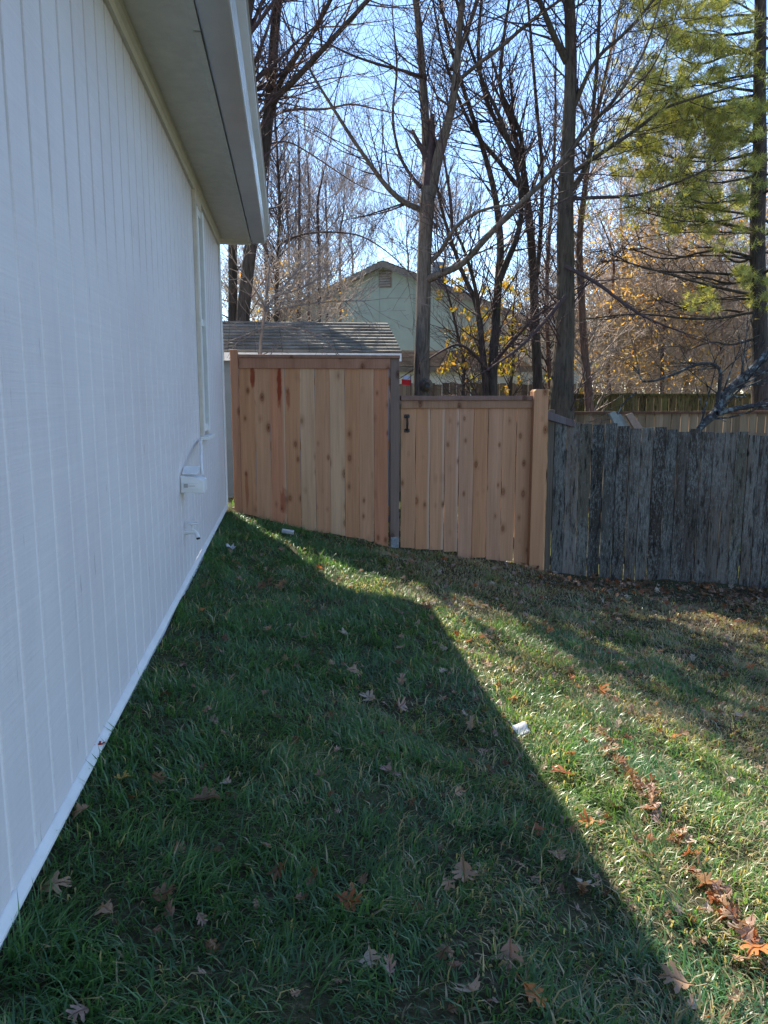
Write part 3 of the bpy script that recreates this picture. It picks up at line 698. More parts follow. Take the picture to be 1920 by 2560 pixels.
f = MB(); zv = Z_(603, 834, GYc)
f.add([gl(-.22, -.03, zv-.28), gl(.22, -.03, zv-.28), gl(.22, -.03, zv+.28), gl(-.22, -.03, zv+.28), gl(-.22, 0, zv-.28), gl(.22, 0, zv-.28), gl(.22, 0, zv+.28), gl(-.22, 0, zv+.28)],
      [(0, 1, 2, 3), (0, 4, 5, 1), (1, 5, 6, 2), (2, 6, 7, 3), (3, 7, 4, 0)])
v_ = f.build('gable_vent', 'greytrim', gh)
f = MB()
for i in range(6):
    z = zv-.24+i*.085; f.add([gl(-.19, -.06, z), gl(.19, -.06, z), gl(.19, -.032, z+.05), gl(-.19, -.032, z+.05)], [(0, 1, 2, 3)])
f.build('slats', simple('slat_grey', (.30, .28, .26)), v_)
# chimney / flue on the roof
c_ = P(945, 583, GYc+1.5); f = MB().box(c_.x-.22, c_.x+.22, GYc+1.3, GYc+1.7, c_.z-.5, c_.z+.25); f.build('flue', 'bluewall', gh)
# low white outbuilding with tan roof
LY = 18.0
a, b2 = P(800, 791, LY), P(1150, 791, LY); tp = P(800, 757, LY+2.2)
wb = empty('white_garage', (2.5, LY+2, -.3), 'low white walled garage with a pale tan roof beyond the brown fence', 'garage')
roof('roof', 'shingle_tan', wb, (a.x, LY, a.z), (b2.x, LY, a.z), (b2.x, LY+2.2, tp.z), (a.x, LY+2.2, tp.z), .03, .14)
roof('roof', 'shingle_tan', wb, (b2.x, LY+4.4, a.z), (a.x, LY+4.4, a.z), (a.x, LY+2.202, tp.z), (b2.x, LY+2.202, tp.z), .03, .14)
f = MB().box(a.x+.15, b2.x-.15, LY+.35, LY+4.1, -.4, a.z-.03); f.build('wall', 'whitewall', wb)
f = MB().box(a.x, b2.x, LY-.02, LY+.01, a.z-.12, a.z-.005); f.build('fascia', 'greytrim', wb)
# small flag on the far fence
q = P(878, 823, 13.6); fl = empty('small_flag', q, 'small red and pale blue flag hanging by the knotty tree trunk', 'flag')
def cloth(mb, x0, x1, z0, z1, n=6):
    vs = []; fs = []
    for i in range(n+1):
        t = i/n; yy = .012*math.sin(t*7)
        vs += [(q.x+x0+(x1-x0)*t, q.y+yy, q.z+z0-.02*t), (q.x+x0+(x1-x0)*t, q.y+yy, q.z+z1-.02*t), (q.x+x0+(x1-x0)*t, q.y+yy+.004, q.z+z1-.02*t), (q.x+x0+(x1-x0)*t, q.y+yy+.004, q.z+z0-.02*t)]
    for i in range(n):
        for j in range(4): fs.append((i*4+j, i*4+(j+1) % 4, i*4+4+(j+1) % 4, i*4+4+j))
    fs += [(0, 1, 2, 3), (n*4+3, n*4+2, n*4+1, n*4)]
    mb.add(vs, fs); return mb
cloth(MB(), -.085, .075, -.06, .035).build('red_cloth', 'red', fl)
cloth(MB(), -.06, .075, .037, .11).build('pale_blue_cloth', 'paleblue', fl)
t_ = Tubes(); t_.add([(q.x+.078, q.y, q.z-.5), (q.x+.078, q.y, q.z-.1), (q.x+.078, q.y, q.z+.12)], [.006]*3, 6); t_.build('stick', 'bark_dark', fl)

# ================================================================ TREES
def rnd(a, b): return random.uniform(a, b)
def perp(d):
    a = Vector((rnd(-1, 1), rnd(-1, 1), rnd(-1, 1))); a -= d*a.dot(d)
    return a.normalized() if a.length > 1e-4 else Vector((1, 0, 0))
def grow(T, p, d, L, r, lvl, up=.12, dens=4.0, ang=(.5, .95), minL=.22, rmin=.0022, wob=.16, maxlvl=5):
    n = 5 if L > 1.2 else 4 if L > .5 else 3
    pts = [p]; dd = d.copy(); st = L/(n-1)
    for i in range(n-1):
        dd = (dd+perp(dd)*rnd(0, wob)+Vector((0, 0, up*rnd(.2, 1)))).normalized(); pts.append(pts[-1]+dd*st)
    rad = [max(rmin, r*(1-.7*i/(n-1))) for i in range(n)]
    T.add(pts, rad, 5 if r > .018 else 3)
    if lvl >= maxlvl or L < minL: return
    if lvl >= 2 and r < .003 and random.random() < .25: return
    k = int(L*dens+rnd(.3, 1.3)) if lvl < maxlvl-1 else int(L*dens*1.3+1)
    k = min(k, 9)
    for j in range(k):
        t = rnd(.15, .97); i = min(n-2, int(t*(n-1))); q = pts[i].lerp(pts[i+1], t*(n-1)-i)
        dl = (pts[i+1]-pts[i]).normalized(); a = rnd(*ang)
        nd = (dl*math.cos(a)+perp(dl)*math.sin(a)).normalized()
        grow(T, q, nd, L*rnd(.38, .68)*(1.1-.55*t), max(rmin, rad[i]*.55), lvl+1, up, dens, ang, minL, rmin, wob, maxlvl)
def smooth(pts, it=2):
    for _ in range(it):
        o = [pts[0]]
        for a, b in zip(pts[:-1], pts[1:]): o += [a.lerp(b, .25), a.lerp(b, .75)]
        pts = o+[pts[-1]]
    return pts
TW = 3.0
def limb(T, path, Y, sides=8, B=None, spawn=0, sL=(.6, 1.5), up=.12, dy=0, bend=None, **kw):
    """path: (px,py,r_px) at depth Y(+dy along) in the photo -> tapering tube; spawns side branches into B"""
    n = len(path); pts = []; rad = []
    for i, (x, y, r) in enumerate(path):
        yy = Y+dy*i/(n-1); pts.append(P(x, y, yy).to_4d() ); pts[-1][3] = r*K/FPX*yy
    v = [Vector((q[0], q[1], q[2], q[3])) for q in pts]
    v = smooth(v, 2 if n > 2 else 1)
    P3 = [Vector(q[:3]) for q in v]; R3 = [q[3] for q in v]
    T.add(P3, R3, sides)
    if B is not None:
        Ltot = sum((b-a).length for a, b in zip(P3[:-1], P3[1:])); m = int(Ltot*spawn*TW)
        for _ in range(m):
            t = rnd(.08, 1)*(len(P3)-1); i = min(len(P3)-2, int(t)); q = P3[i].lerp(P3[i+1], t-i)
            dl = (P3[i+1]-P3[i]).normalized(); a = rnd(.5, 1.1); nd = (dl*math.cos(a)+perp(dl)*math.sin(a)).normalized()
            grow(B, q, nd, rnd(*sL), max(.004, min(R3[i]*.4, .016)), 1, up, **kw)
        # leader continues past the traced end
        dl = (P3[-1]-P3[-2]).normalized()
        grow(B, P3[-1], dl, rnd(*sL)*1.6, R3[-1], 0, up, **kw)
    return P3, R3
def extend(T, B, p, d, L, r, spawn, sL, up=.1, **kw):
    """long upper stem above the picture: these crowns throw the dappled shade on the lawn"""
    n = 9; pts = [p]; dd = d.normalized()
    for i in range(n-1):
        dd = (dd+perp(dd)*rnd(0, .12)+Vector((0, 0, up))).normalized(); pts.append(pts[-1]+dd*L/(n-1))
    rad = [r*(1-.55*i/(n-1)) for i in range(n)]; T.add(pts, rad, 8)
    for _ in range(int(L*spawn*1.8)):
        t = rnd(0, 1)*(n-1); i = min(n-2, int(t)); q = pts[i].lerp(pts[i+1], t-i); dl = (pts[i+1]-pts[i]).normalized()
        a = rnd(.5, 1.0); nd = (dl*math.cos(a)+perp(dl)*math.sin(a)).normalized()
        grow(B, q, nd, rnd(*sL), rad[i]*.45, 1, .12, **kw)
def base(path, Y, gzv=-.35):
    """prepend a ground point under the first traced point"""
    x, y, r = path[0]; q = P(x, y, Y); 
    d = (q.z-gzv)/(FPX/K/1.0)*1; 
    return [(x, y+(q.z-gzv)*FPX/K/Y*1.0, r*1.25)]+path
def tree(name, label, stems, limbs, bark, twig, cat='tree', group=None, Bextra=None):
    p0 = P(stems[0]['p'][0][0], 1000, stems[0]['Y'])
    e = empty(name, (p0.x, stems[0]['Y'], -.3), label, cat, group)
    T, B = Tubes(), Tubes()
    for s in stems:
        pth = base(s['p'], s['Y']) if s.get('ground', True) else s['p']
        P3, R3 = limb(T, pth, s['Y'], 14, B, s.get('spawn', 0), s.get('sL', (.6, 1.4)), dy=s.get('dy', 0), **s.get('kw', {}))
        if s.get('ext'): extend(T, B, P3[-1], P3[-1]-P3[-2], s['ext'], R3[-1], s.get('es', 4), s.get('esL', (1.0, 2.4)), **s.get('kw', {}))
    for s in limbs:
        P3, R3 = limb(T if s.get('thick') else B, s['p'], s['Y'], 8, B, s.get('spawn', 3), s.get('sL', (.6, 1.5)), dy=s.get('dy', 0), up=s.get('up', .12), **s.get('kw', {}))
        if s.get('ext'): extend(T, B, P3[-1], P3[-1]-P3[-2], s['ext'], R3[-1], s.get('es', 4), s.get('esL', (1.0, 2.2)), **s.get('kw', {}))
    if Bextra: Bextra(B)
    T.build('trunk', bark, e); B.build('branches', twig, e); return e

# left tree, rising behind the eave
tree('bare_tree', 'bare tree with red brown limbs rising behind the end of the white gutter',
  [dict(p=[(522, 760, 15), (524, 690, 14), (533, 600, 13), (552, 450, 12), (572, 320, 12), (580, 240, 11), (586, 180, 9), (592, 90, 9.5), (599, 0, 9.5)], Y=12.6, ext=7.5, es=2.6, spawn=.6)],
  [dict(p=[(592, 212, 8), (604, 178, 6), (634, 129, 5.5), (647, 112, 5), (673, 75, 4.6), (692, 43, 4.5), (714, 0, 4)], Y=12.6, dy=-.8, thick=1, spawn=2.6, ext=3.5, es=3),
   dict(p=[(583, 238, 8), (600, 205, 7), (624, 186, 6.5), (665, 142, 6), (699, 105, 5.5), (752, 47, 5), (795, 0, 4.5)], Y=12.6, dy=-1.6, thick=1, spawn=2.6, ext=3.5, es=3),
   dict(p=[(583, 251, 3.2), (628, 235, 2.8), (695, 237, 2.4), (722, 232, 2.2), (759, 223, 1.9), (815, 236, 1.5), (862, 247, 1)], Y=12.6, dy=-1.8, spawn=2.5, sL=(.4, 1.0)),
   dict(p=[(577, 312, 2), (620, 303, 1.7), (660, 325, 1.5), (720, 365, 1.3), (780, 405, 1.1), (850, 425, .8)], Y=12.6, dy=-1.5, spawn=2, sL=(.3, .8))],
  'bark_dark', 'bark_red')
tree('bare_tree', 'dark trunk squeezed between the house corner and a thicker trunk', 
  [dict(p=[(500, 760, 10), (503, 690, 9.5), (503, 560, 9), (500, 400, 8.5), (492, 150, 9)], Y=13.2, ext=8, spawn=.4, es=2.0)], [], 'bark_dark', 'twig')
# unseen tall tree added behind the house to shade the lawn and shed roof
def added_shade_tree(label, x, y, r, forks):
    e = empty('bare_tree', (x, y, -.3), label, 'tree'); T, B = Tubes(), Tubes()  # added unseen tree, there for its shade
    top = Vector((x+.1, y-.1, 3.6)); T.add([Vector((x, y, -.4)), Vector((x+.04, y, 1.2)), Vector((x+.02, y-.05, 2.4)), top], [r*1.2, r*1.05, r, r*.95], 12)
    for dx, dy, L, rr in forks: extend(T, B, top, Vector((dx, dy, 1)), L, rr, 2.2, (1.0, 2.2), up=.03)
    T.build('trunk', 'bark_dark', e); B.build('branches', 'twig', e)
added_shade_tree('forked bare tree added out of sight behind the house corner for its shade', -1.42, 12.3, .21, [(-.04, .1, 2.6, .16), (.06, .0, 8.5, .15), (.30, -.1, 7.0, .10), (.17, .12, 9.5, .12)])
# sapling in front of the shed
KS = dict(dens=5, minL=.12, maxlvl=4, rmin=.002)
tree('sapling', 'thin sapling with arching pale twigs between the tall cedar panel and the shed',
  [dict(p=[(561, 763, 3.6), (567, 708, 3.4), (572, 673, 3.2)], Y=9.0, spawn=1, sL=(.3, .6), kw=KS)],
  [dict(p=[(572, 673, 2.6), (568, 655, 2.2), (540, 609, 1.7), (516, 580, 1.3)], Y=9.0, dy=-.3, spawn=7, sL=(.25, .6), up=.05, kw=KS),
   dict(p=[(572, 673, 2.8), (583, 652, 2.4), (612, 620, 2), (641, 585, 1.6), (659, 571, 1.2)], Y=9.0, dy=.3, spawn=7, sL=(.25, .7), up=.03, kw=KS),
   dict(p=[(586, 650, 1.8), (598, 638, 1.6), (647, 626, 1.4), (682, 603, 1.1), (740, 585, .7)], Y=9.0, dy=-.2, spawn=7, sL=(.25, .6), up=.0, kw=KS),
   dict(p=[(567, 708, 1.9), (590, 705, 1.7), (627, 705, 1.6), (671, 717, 1.4), (700, 728, 1.2), (729, 763, .9)], Y=9.0, dy=-.3, spawn=5, sL=(.2, .5), up=-.05, kw=KS),
   dict(p=[(567, 711, 1.9), (531, 723, 1.5), (496, 737, 1.0)], Y=9.0, dy=-.3, spawn=7, sL=(.2, .5), up=.0, kw=KS),
   dict(p=[(572, 672, 1.9), (640, 660, 1.4), (720, 650, 1.1), (790, 650, .9)], Y=9.0, dy=.3, spawn=5, sL=(.25, .6), up=.05, kw=KS)],
  'twig_pale', 'twig_pale')
tree('bare_tree', 'slender tree whose bowed limb arches over the shed beside the gutter end',
  [dict(p=[(596, 690, 4.5), (598, 600, 4), (603, 520, 3.5), (604, 430, 3), (600, 350, 2.5)], Y=15.5, spawn=4.5, sL=(.5, 1.3), kw=dict(dens=4))],
  [dict(p=[(600, 532, 2.6), (630, 513, 2.3), (680, 500, 2.1), (760, 503, 1.8), (800, 518, 1.5), (845, 550, 1.1), (880, 585, .8)], Y=15.5, dy=-1.5, spawn=3, sL=(.4, 1.0), kw=dict(dens=4))],
  'bark_dark', 'twig')
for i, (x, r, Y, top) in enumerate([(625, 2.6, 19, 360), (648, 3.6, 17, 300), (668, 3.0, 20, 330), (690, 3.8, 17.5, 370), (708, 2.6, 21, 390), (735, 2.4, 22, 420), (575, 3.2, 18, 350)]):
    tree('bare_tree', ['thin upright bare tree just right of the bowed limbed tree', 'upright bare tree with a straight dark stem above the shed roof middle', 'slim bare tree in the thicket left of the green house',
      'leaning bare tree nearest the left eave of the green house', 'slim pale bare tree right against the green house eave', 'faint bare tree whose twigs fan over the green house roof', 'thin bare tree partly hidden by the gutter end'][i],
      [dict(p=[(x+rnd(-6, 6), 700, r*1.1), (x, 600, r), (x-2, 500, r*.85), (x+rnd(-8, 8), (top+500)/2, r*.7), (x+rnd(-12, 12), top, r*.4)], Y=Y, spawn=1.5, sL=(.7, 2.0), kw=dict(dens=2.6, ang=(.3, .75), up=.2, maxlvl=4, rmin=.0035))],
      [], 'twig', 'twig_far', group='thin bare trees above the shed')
# far fan-like trees against the sky
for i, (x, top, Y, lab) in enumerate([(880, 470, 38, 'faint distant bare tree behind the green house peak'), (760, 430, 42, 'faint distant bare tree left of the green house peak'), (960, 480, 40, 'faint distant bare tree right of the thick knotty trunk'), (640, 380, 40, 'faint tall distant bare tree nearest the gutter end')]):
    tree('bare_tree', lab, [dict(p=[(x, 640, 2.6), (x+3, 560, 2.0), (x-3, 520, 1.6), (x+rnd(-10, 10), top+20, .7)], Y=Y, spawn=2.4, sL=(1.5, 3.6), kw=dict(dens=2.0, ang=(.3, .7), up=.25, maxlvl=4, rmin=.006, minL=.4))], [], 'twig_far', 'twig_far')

# thick furrowed trunk behind the gate
tree('bare_tree', 'thick furrowed grey forking trunk with a knot hole behind the left end of the gate',
  [dict(p=[(911, 845, 19), (910, 800, 17), (913, 720, 16), (915, 640, 15.5), (916, 560, 15), (919, 500, 15), (922, 440, 16), (925, 405, 15)], Y=11.2, spawn=.2, sL=(.4, .8)),
   dict(p=[(925, 420, 11), (921, 360, 9.5), (919, 250, 8.5), (914, 180, 8), (905, 60, 7), (898, 0, 6.5)], Y=11.2, dy=.5, ground=False, spawn=2.2, ext=4.5, es=3),
   dict(p=[(929, 425, 12), (944, 350, 11), (957, 300, 10.5), (970, 260, 9), (985, 180, 8), (992, 60, 6.5), (999, 0, 6)], Y=11.2, dy=-.4, ground=False, spawn=2.2, ext=4.5, es=3)],
  [dict(p=[(907, 452, 6.5), (867, 435, 5.8), (830, 398, 5), (803, 360, 4.2), (777, 323, 3.8), (747, 278, 3.5), (721, 236, 3.1), (695, 195, 2.7), (665, 143, 2.1)], Y=11.2, dy=-1.2, thick=1, spawn=3, sL=(.5, 1.3)),
   dict(p=[(909, 405, 4), (880, 370, 3.5), (860, 330, 3), (845, 250, 2.6), (860, 150, 2.2), (850, 60, 1.6)], Y=11.2, dy=.9, spawn=3, sL=(.5, 1.2)),
   dict(p=[(918, 168, 3.6), (880, 155, 3.2), (820, 140, 2.8), (760, 120, 2.3), (700, 90, 1.6)], Y=11.4, dy=-1, spawn=3, sL=(.5, 1.2)),
   dict(p=[(918, 606, 9), (950, 592, 7.5), (1000, 572, 7), (1037, 528, 6.5), (1090, 472, 6), (1149, 416, 5.4), (1206, 360, 5), (1277, 266, 4.3), (1311, 236, 3.8), (1348, 188, 3.2), (1397, 105, 2.4), (1427, 0, 1.6)], Y=11.2, dy=-2.4, thick=1, spawn=2.2, sL=(.5, 1.3)),
   dict(p=[(926, 568, 5), (951, 546, 5), (964, 521, 4.6), (978, 497, 4.2), (1009, 469, 3.6), (1045, 452, 3), (1092, 443, 2.6), (1130, 437, 1.8)], Y=11.2, dy=-1, thick=1, spawn=2.5, sL=(.4, 1.1)),
   dict(p=[(977, 497, 3.6), (974, 437, 3.2), (966, 381, 2.8), (957, 330, 2.2), (950, 260, 1.6)], Y=11.0, dy=-.3, spawn=2.5, sL=(.4, 1.0)),
   dict(p=[(985, 178, 4.5), (1030, 140, 4.2), (1090, 95, 4), (1140, 50, 3.6), (1210, 0, 3)], Y=11.2, dy=-.8, thick=1, spawn=2.6, ext=1.5),
   dict(p=[(975, 150, 5), (1003, 90, 4.6), (1018, 40, 4.2), (1030, 0, 4)], Y=11.2, dy=.8, thick=1, spawn=2, ext=3.5, es=3),
   dict(p=[(1311, 240, 2.4), (1340, 215, 2.2), (1374, 185, 1.9), (1410, 150, 1.6), (1450, 60, 1)], Y=9.4, dy=-.2, spawn=2.5, sL=(.4, .9))],
  'bark_grey', 'twig')
# knot on that trunk
kn = [o for o in bpy.data.objects if o.get('label', '').startswith('thick furrowed grey forking')][0]
kq = P(922, 832, 11.0); t_ = Tubes()
t_.add([kq+Vector((0, .06, 0)), kq+Vector((0, .0, 0)), kq+Vector((0, -.045, 0)), kq+Vector((0, -.055, 0))], [.10, .075, .06, .048], 12); t_.build('knot', 'bark_grey', kn)
t_ = Tubes(); t_.add([kq+Vector((0, -.052, .0)), kq+Vector((0, -.0565, .0))], [.001, .036], 10); t_.add([kq+Vector((0, -.0565, 0)), kq+Vector((0, -.04, 0))], [.036, .03], 10); t_.build('knot_hole', 'black', kn)

# multi stem tree right of it
tree('bare_tree', 'dark multi stemmed tree rising from behind the middle of the gate',
  [dict(p=[(1052, 850, 9), (1042, 760, 7), (1036, 690, 6.5), (1024, 640, 5.2), (1003, 600, 4.6), (985, 550, 4.2), (968, 500, 3.6), (950, 440, 3), (935, 340, 2.2)], Y=12.0, dy=.4, spawn=2.4),
   dict(p=[(1062, 850, 12), (1066, 760, 10), (1072, 680, 9), (1077, 600, 8.5), (1082, 540, 8), (1078, 480, 7), (1066, 400, 6), (1040, 310, 5), (1010, 220, 4.4), (975, 110, 3.6), (950, 0, 3)], Y=12.0, dy=.6, spawn=2.2, ext=3)],
  [dict(p=[(1034, 685, 5), (1031, 640, 4.4), (1019, 590, 4), (1003, 540, 3.4), (985, 500, 2.6)], Y=12, dy=-.6, thick=1, spawn=3),
   dict(p=[(1079, 605, 8), (1095, 565, 6.8), (1115, 520, 6), (1127, 470, 5.4), (1124, 400, 4.8), (1108, 330, 4.4), (1075, 240, 4), (1048, 190, 3.6), (1010, 90, 3), (985, 0, 2.4)], Y=12, dy=-.5, thick=1, spawn=2.4, ext=3),
   dict(p=[(1062, 790, 4.5), (1100, 745, 3.6), (1140, 700, 3), (1190, 660, 2.4), (1250, 620, 1.6)], Y=12, dy=-1, spawn=3),
   dict(p=[(1055, 800, 4), (1020, 760, 3.4), (990, 740, 2.8), (950, 760, 2.2), (905, 790, 1.4)], Y=12, dy=-.6, spawn=4, sL=(.3, .8))],
  'bark_dark', 'twig')
tree('bare_tree', 'straight dark trunk just left of the cedar corner post, splitting into leaning stems',
  [dict(p=[(1163, 850, 11), (1158, 760, 10), (1155, 680, 9.5), (1152, 590, 9), (1146, 500, 8.5), (1138, 430, 8), (1131, 370, 7)], Y=12.6, spawn=1.4),
   dict(p=[(1160, 600, 5), (1170, 480, 4.5), (1172, 360, 4), (1160, 240, 3.6), (1150, 120, 3), (1140, 0, 2.6)], Y=12.8, ground=False, spawn=2.4, ext=3)],
  [dict(p=[(1136, 410, 5.5), (1112, 397, 5), (1080, 350, 4.6), (1037, 304, 4.2), (1000, 240, 3.6), (960, 130, 2.8), (940, 30, 2.2)], Y=12.6, dy=-.8, thick=1, spawn=2.6),
   dict(p=[(1131, 372, 6), (1108, 322, 5.2), (1075, 270, 4.8), (1048, 214, 4.4), (1030, 120, 3.8), (1040, 0, 3)], Y=12.6, dy=.3, thick=1, spawn=2.6, ext=3),
   dict(p=[(1132, 365, 5), (1127, 292, 4.6), (1098, 230, 4.4), (1078, 195, 4.2), (1085, 100, 3.4), (1100, 0, 2.8)], Y=12.6, dy=-.3, thick=1, spawn=2.6, ext=3)],
  'bark_dark', 'twig')
tree('bare_tree', 'thickest smooth green grey trunk standing right of the cedar corner post',
  [dict(p=[(1213, 870, 27), (1215, 800, 24), (1221, 710, 20.5), (1222, 600, 18.5), (1221, 500, 18), (1222, 400, 16), (1228, 300, 14), (1234, 150, 12.5), (1232, 60, 11.5), (1230, 0, 11)], Y=10.6, spawn=1.5, ext=5, es=3)],
  [dict(p=[(1224, 135, 7.5), (1198, 82, 6.5), (1168, 8, 5.5)], Y=10.6, dy=-.3, thick=1, spawn=2.5, ext=3),
   dict(p=[(1240, 232, 5), (1270, 157, 4.2), (1300, 112, 3.8), (1348, 75, 3.4), (1397, 19, 2.8)], Y=10.6, dy=-.6, thick=1, spawn=3, ext=1.5),
   dict(p=[(1235, 410, 6), (1270, 356, 5), (1281, 300, 4.5), (1280, 247, 4.2), (1290, 142, 3.8), (1296, 0, 3)], Y=10.6, dy=.5, thick=1, spawn=3, ext=2),
   dict(p=[(1240, 370, 5), (1284, 341, 4.6), (1330, 310, 4.2), (1374, 281, 3.8), (1434, 232, 3.2), (1506, 210, 2.4), (1592, 184, 1.6)], Y=10.6, dy=-1, thick=1, spawn=2.6, sL=(.4, 1.1)),
   dict(p=[(1228, 430, 4.4), (1300, 426, 3.6), (1370, 425, 3), (1450, 400, 2.4), (1530, 365, 1.5)], Y=10.6, dy=-1, spawn=3, sL=(.4, 1.1)),
   dict(p=[(1222, 640, 5), (1180, 690, 4.2), (1130, 745, 3.4), (1090, 775, 2.6), (1050, 800, 1.8)], Y=10.4, dy=-.5, spawn=3, sL=(.3, .8)),
   dict(p=[(1220, 575, 4.5), (1290, 610, 3.8), (1345, 655, 3.2), (1400, 690, 2.6), (1480, 720, 1.6)], Y=10.4, dy=-.8, spawn=3.4, sL=(.3, .9), up=0)],
  'bark_green', 'twig')
tree('bare_tree', 'brown secondary trunk growing close behind the right side of the thickest trunk',
  [dict(p=[(1275, 880, 10), (1265, 790, 9), (1258, 700, 8), (1254, 600, 7.5), (1250, 520, 7), (1262, 420, 6), (1272, 330, 5), (1300, 200, 4), (1330, 60, 3)], Y=12.0, spawn=3, sL=(.5, 1.4))],
  [], 'bark_red', 'twig_tan')
tree('bare_tree', 'narrow brown trunk showing between the straight dark trunk and the thickest trunk',
  [dict(p=[(1190, 880, 6), (1184, 760, 5), (1180, 650, 4.5), (1184, 540, 4), (1195, 400, 3.4), (1200, 250, 2.8)], Y=13.6, spawn=3, sL=(.5, 1.4))],
  [], 'bark_red', 'twig')
tree('dead_limb', 'grey lichen spotted limb leaning over the top of the old grey fence',
  [dict(p=[(1497, 945, 6), (1520, 915, 8), (1549, 890, 11), (1560, 860, 11), (1590, 830, 11), (1633, 792, 10), (1668, 752, 9), (1720, 690, 7)], Y=8.35, dy=.6, ground=False, spawn=2.5, sL=(.4, .9))],
  [dict(p=[(1549, 893, 7), (1595, 881, 6), (1660, 873, 5), (1720, 868, 4)], Y=8.3, thick=1, spawn=2),
   dict(p=[(1550, 868, 4.6), (1557, 816, 4), (1554, 793, 3.6), (1530, 783, 3.4), (1495, 789, 3), (1454, 811, 2.7), (1386, 830, 2), (1380, 800, 1.3)], Y=8.35, dy=-.2, thick=1, spawn=5, sL=(.25, .7), up=0, kw=dict(dens=5)),
   dict(p=[(1375, 848, 2), (1345, 870, 1.6), (1325, 920, 1.2)], Y=8.3, spawn=4, sL=(.2, .5), up=0, kw=dict(dens=5))],
  'bark_lichen', 'bark_lichen', cat='branch')

# ---- leaves on twigs
def flakes(name, m, parent, centers, size, cols, aspect=.6, flat=.5):
    n = len(centers); c = np.asarray(centers)
    a = rng.normal(0, 1, (n, 3)); a /= np.linalg.norm(a, axis=1, keepdims=True)
    b = np.cross(a, rng.normal(0, 1, (n, 3))); b /= np.linalg.norm(b, axis=1, keepdims=True)
    s = size*(.6+.8*rng.random((n, 1)))
    nn = np.cross(a, b)
    V = np.stack([c-a*s, c+b*s*aspect*.5+nn*s*.1, c+a*s, c-b*s*aspect*.5+nn*s*.1], 1).reshape(-1, 3)
    F = (np.arange(n)[:, None]*4+np.arange(4)[None, :])
    cl = np.asarray(cols)[rng.integers(0, len(cols), n)]*(.7+.6*rng.random((n, 1)))
    return np_mesh(name, V, F, m, parent, np.repeat(cl, 4, 0))
def blob_pts(spec, Y, sy=.5):
    out = []
    for (x, y, rx, ry, n) in spec:
        for _ in range(n):
            a = rnd(0, 6.28); q = math.sqrt(random.random()); yy = Y+random.gauss(0, sy)
            out.append(tuple(P(x+rx*q*math.cos(a), y+ry*q*math.sin(a), yy)))
    return out
YC = [(.34, .27, .07), (.28, .26, .075), (.20, .21, .06), (.34, .21, .07), (.24, .16, .07)]
def clumped(x0, x1, y0, y1, nc, per, r):
    return [(rnd(x0, x1), rnd(y0, y1), r*rnd(.5, 1.3), r*rnd(.4, 1.0), per) for _ in range(nc)]
e = tree('yellow_leafed_tree', 'small tree with yellow autumn leaves among the dark trunks above the gate',
  [dict(p=[(1000, 850, 4), (1003, 780, 3.6), (990, 730, 3), (975, 660, 2.4), (960, 610, 1.6)], Y=13.2, spawn=6, sL=(.4, 1.0)),
   dict(p=[(1100, 850, 3.6), (1110, 780, 3), (1105, 700, 2.4), (1115, 620, 1.6)], Y=13.2, spawn=5, sL=(.4, 1.0))], [], 'bark_dark', 'twig', cat='tree')
sp = clumped(950, 1135, 600, 850, 50, 15, 13)+clumped(1000, 1130, 660, 840, 24, 15, 13)+clumped(1165, 1290, 780, 860, 12, 15, 9)+clumped(955, 1010, 570, 620, 8, 12, 10)
flakes('foliage', 'yleaf', e, blob_pts(sp, 13.2, .5), .055, YC, .65)

# ---- pine on the right
pine = empty('pine_tree', (6.9, 11.0, -.35), 'pine with sunlit yellow green needles and a dark trunk at the right edge', 'tree')
T, B = Tubes(), Tubes()
PY = 11.2
tp = [(1645, 1010, 21), (1643, 940, 20), (1640, 700, 18), (1636, 560, 16.5), (1637, 450, 16), (1642, 350, 15), (1640, 200, 13), (1642, 100, 12.5), (1643, 0, 12), (1640, -160, 9)]
P3, R3 = limb(T, tp, PY, 14)
T.add([P3[-1], P3[-1]+Vector((0, 0, 1.2)), P3[-1]+Vector((.1, 0, 2.6))], [R3[-1], R3[-1]*.6, .01], 8)
need = []
def pbranch(px, py, ex, ey, yoff, r, leafy, tufts):
    a = P(px, py, PY); b = P(ex, ey, PY+yoff); m1 = a.lerp(b, .35)+Vector((0, rnd(-.1, .1), rnd(-.2, .12))); m2 = a.lerp(b, .7)+Vector((0, rnd(-.1, .1), rnd(-.22, .14)))
    pts = smooth([a, m1, m2, b], 2); n = len(pts); rad = [max(.004, r*(1-.8*i/(n-1))) for i in range(n)]
    B.add(pts, rad, 6); L = (b-a).length
    for _ in range(int(L*6)):
        t = rnd(.15, 1)*(n-1); i = min(n-2, int(t)); q = pts[i].lerp(pts[i+1], t-i); dl = (pts[i+1]-pts[i]).normalized()
        an = rnd(.6, 1.1); nd = (dl*math.cos(an)+perp(dl)*math.sin(an)*Vector((1, 1, .35)).length/1.5); nd.z *= .4; nd.normalize()
        l2 = rnd(.25, .75)*(1.15-t/n*.5); e2 = q+nd*l2+Vector((0, 0, rnd(-.02, .1)))
        B.add([q, q.lerp(e2, .5)+Vector((0, 0, rnd(-.03, .03))), e2], [.006, .005, .003], 3)
        for k in range(3):
            q2 = q.lerp(e2, rnd(.2, .9)); e3 = q2+(nd+perp(nd)*rnd(.5, 1)).normalized()*rnd(.1, .3)
            B.add([q2, q2.lerp(e3, .5), e3], [.004, .003, .002], 3)
            if leafy and t/n > .25 and random.random() < tufts: need.append((e3, (e3-q2).normalized()))
        if leafy and t/n > .2 and random.random() < tufts: need.append((e2, nd)); need.append((q.lerp(e2, .7), nd))
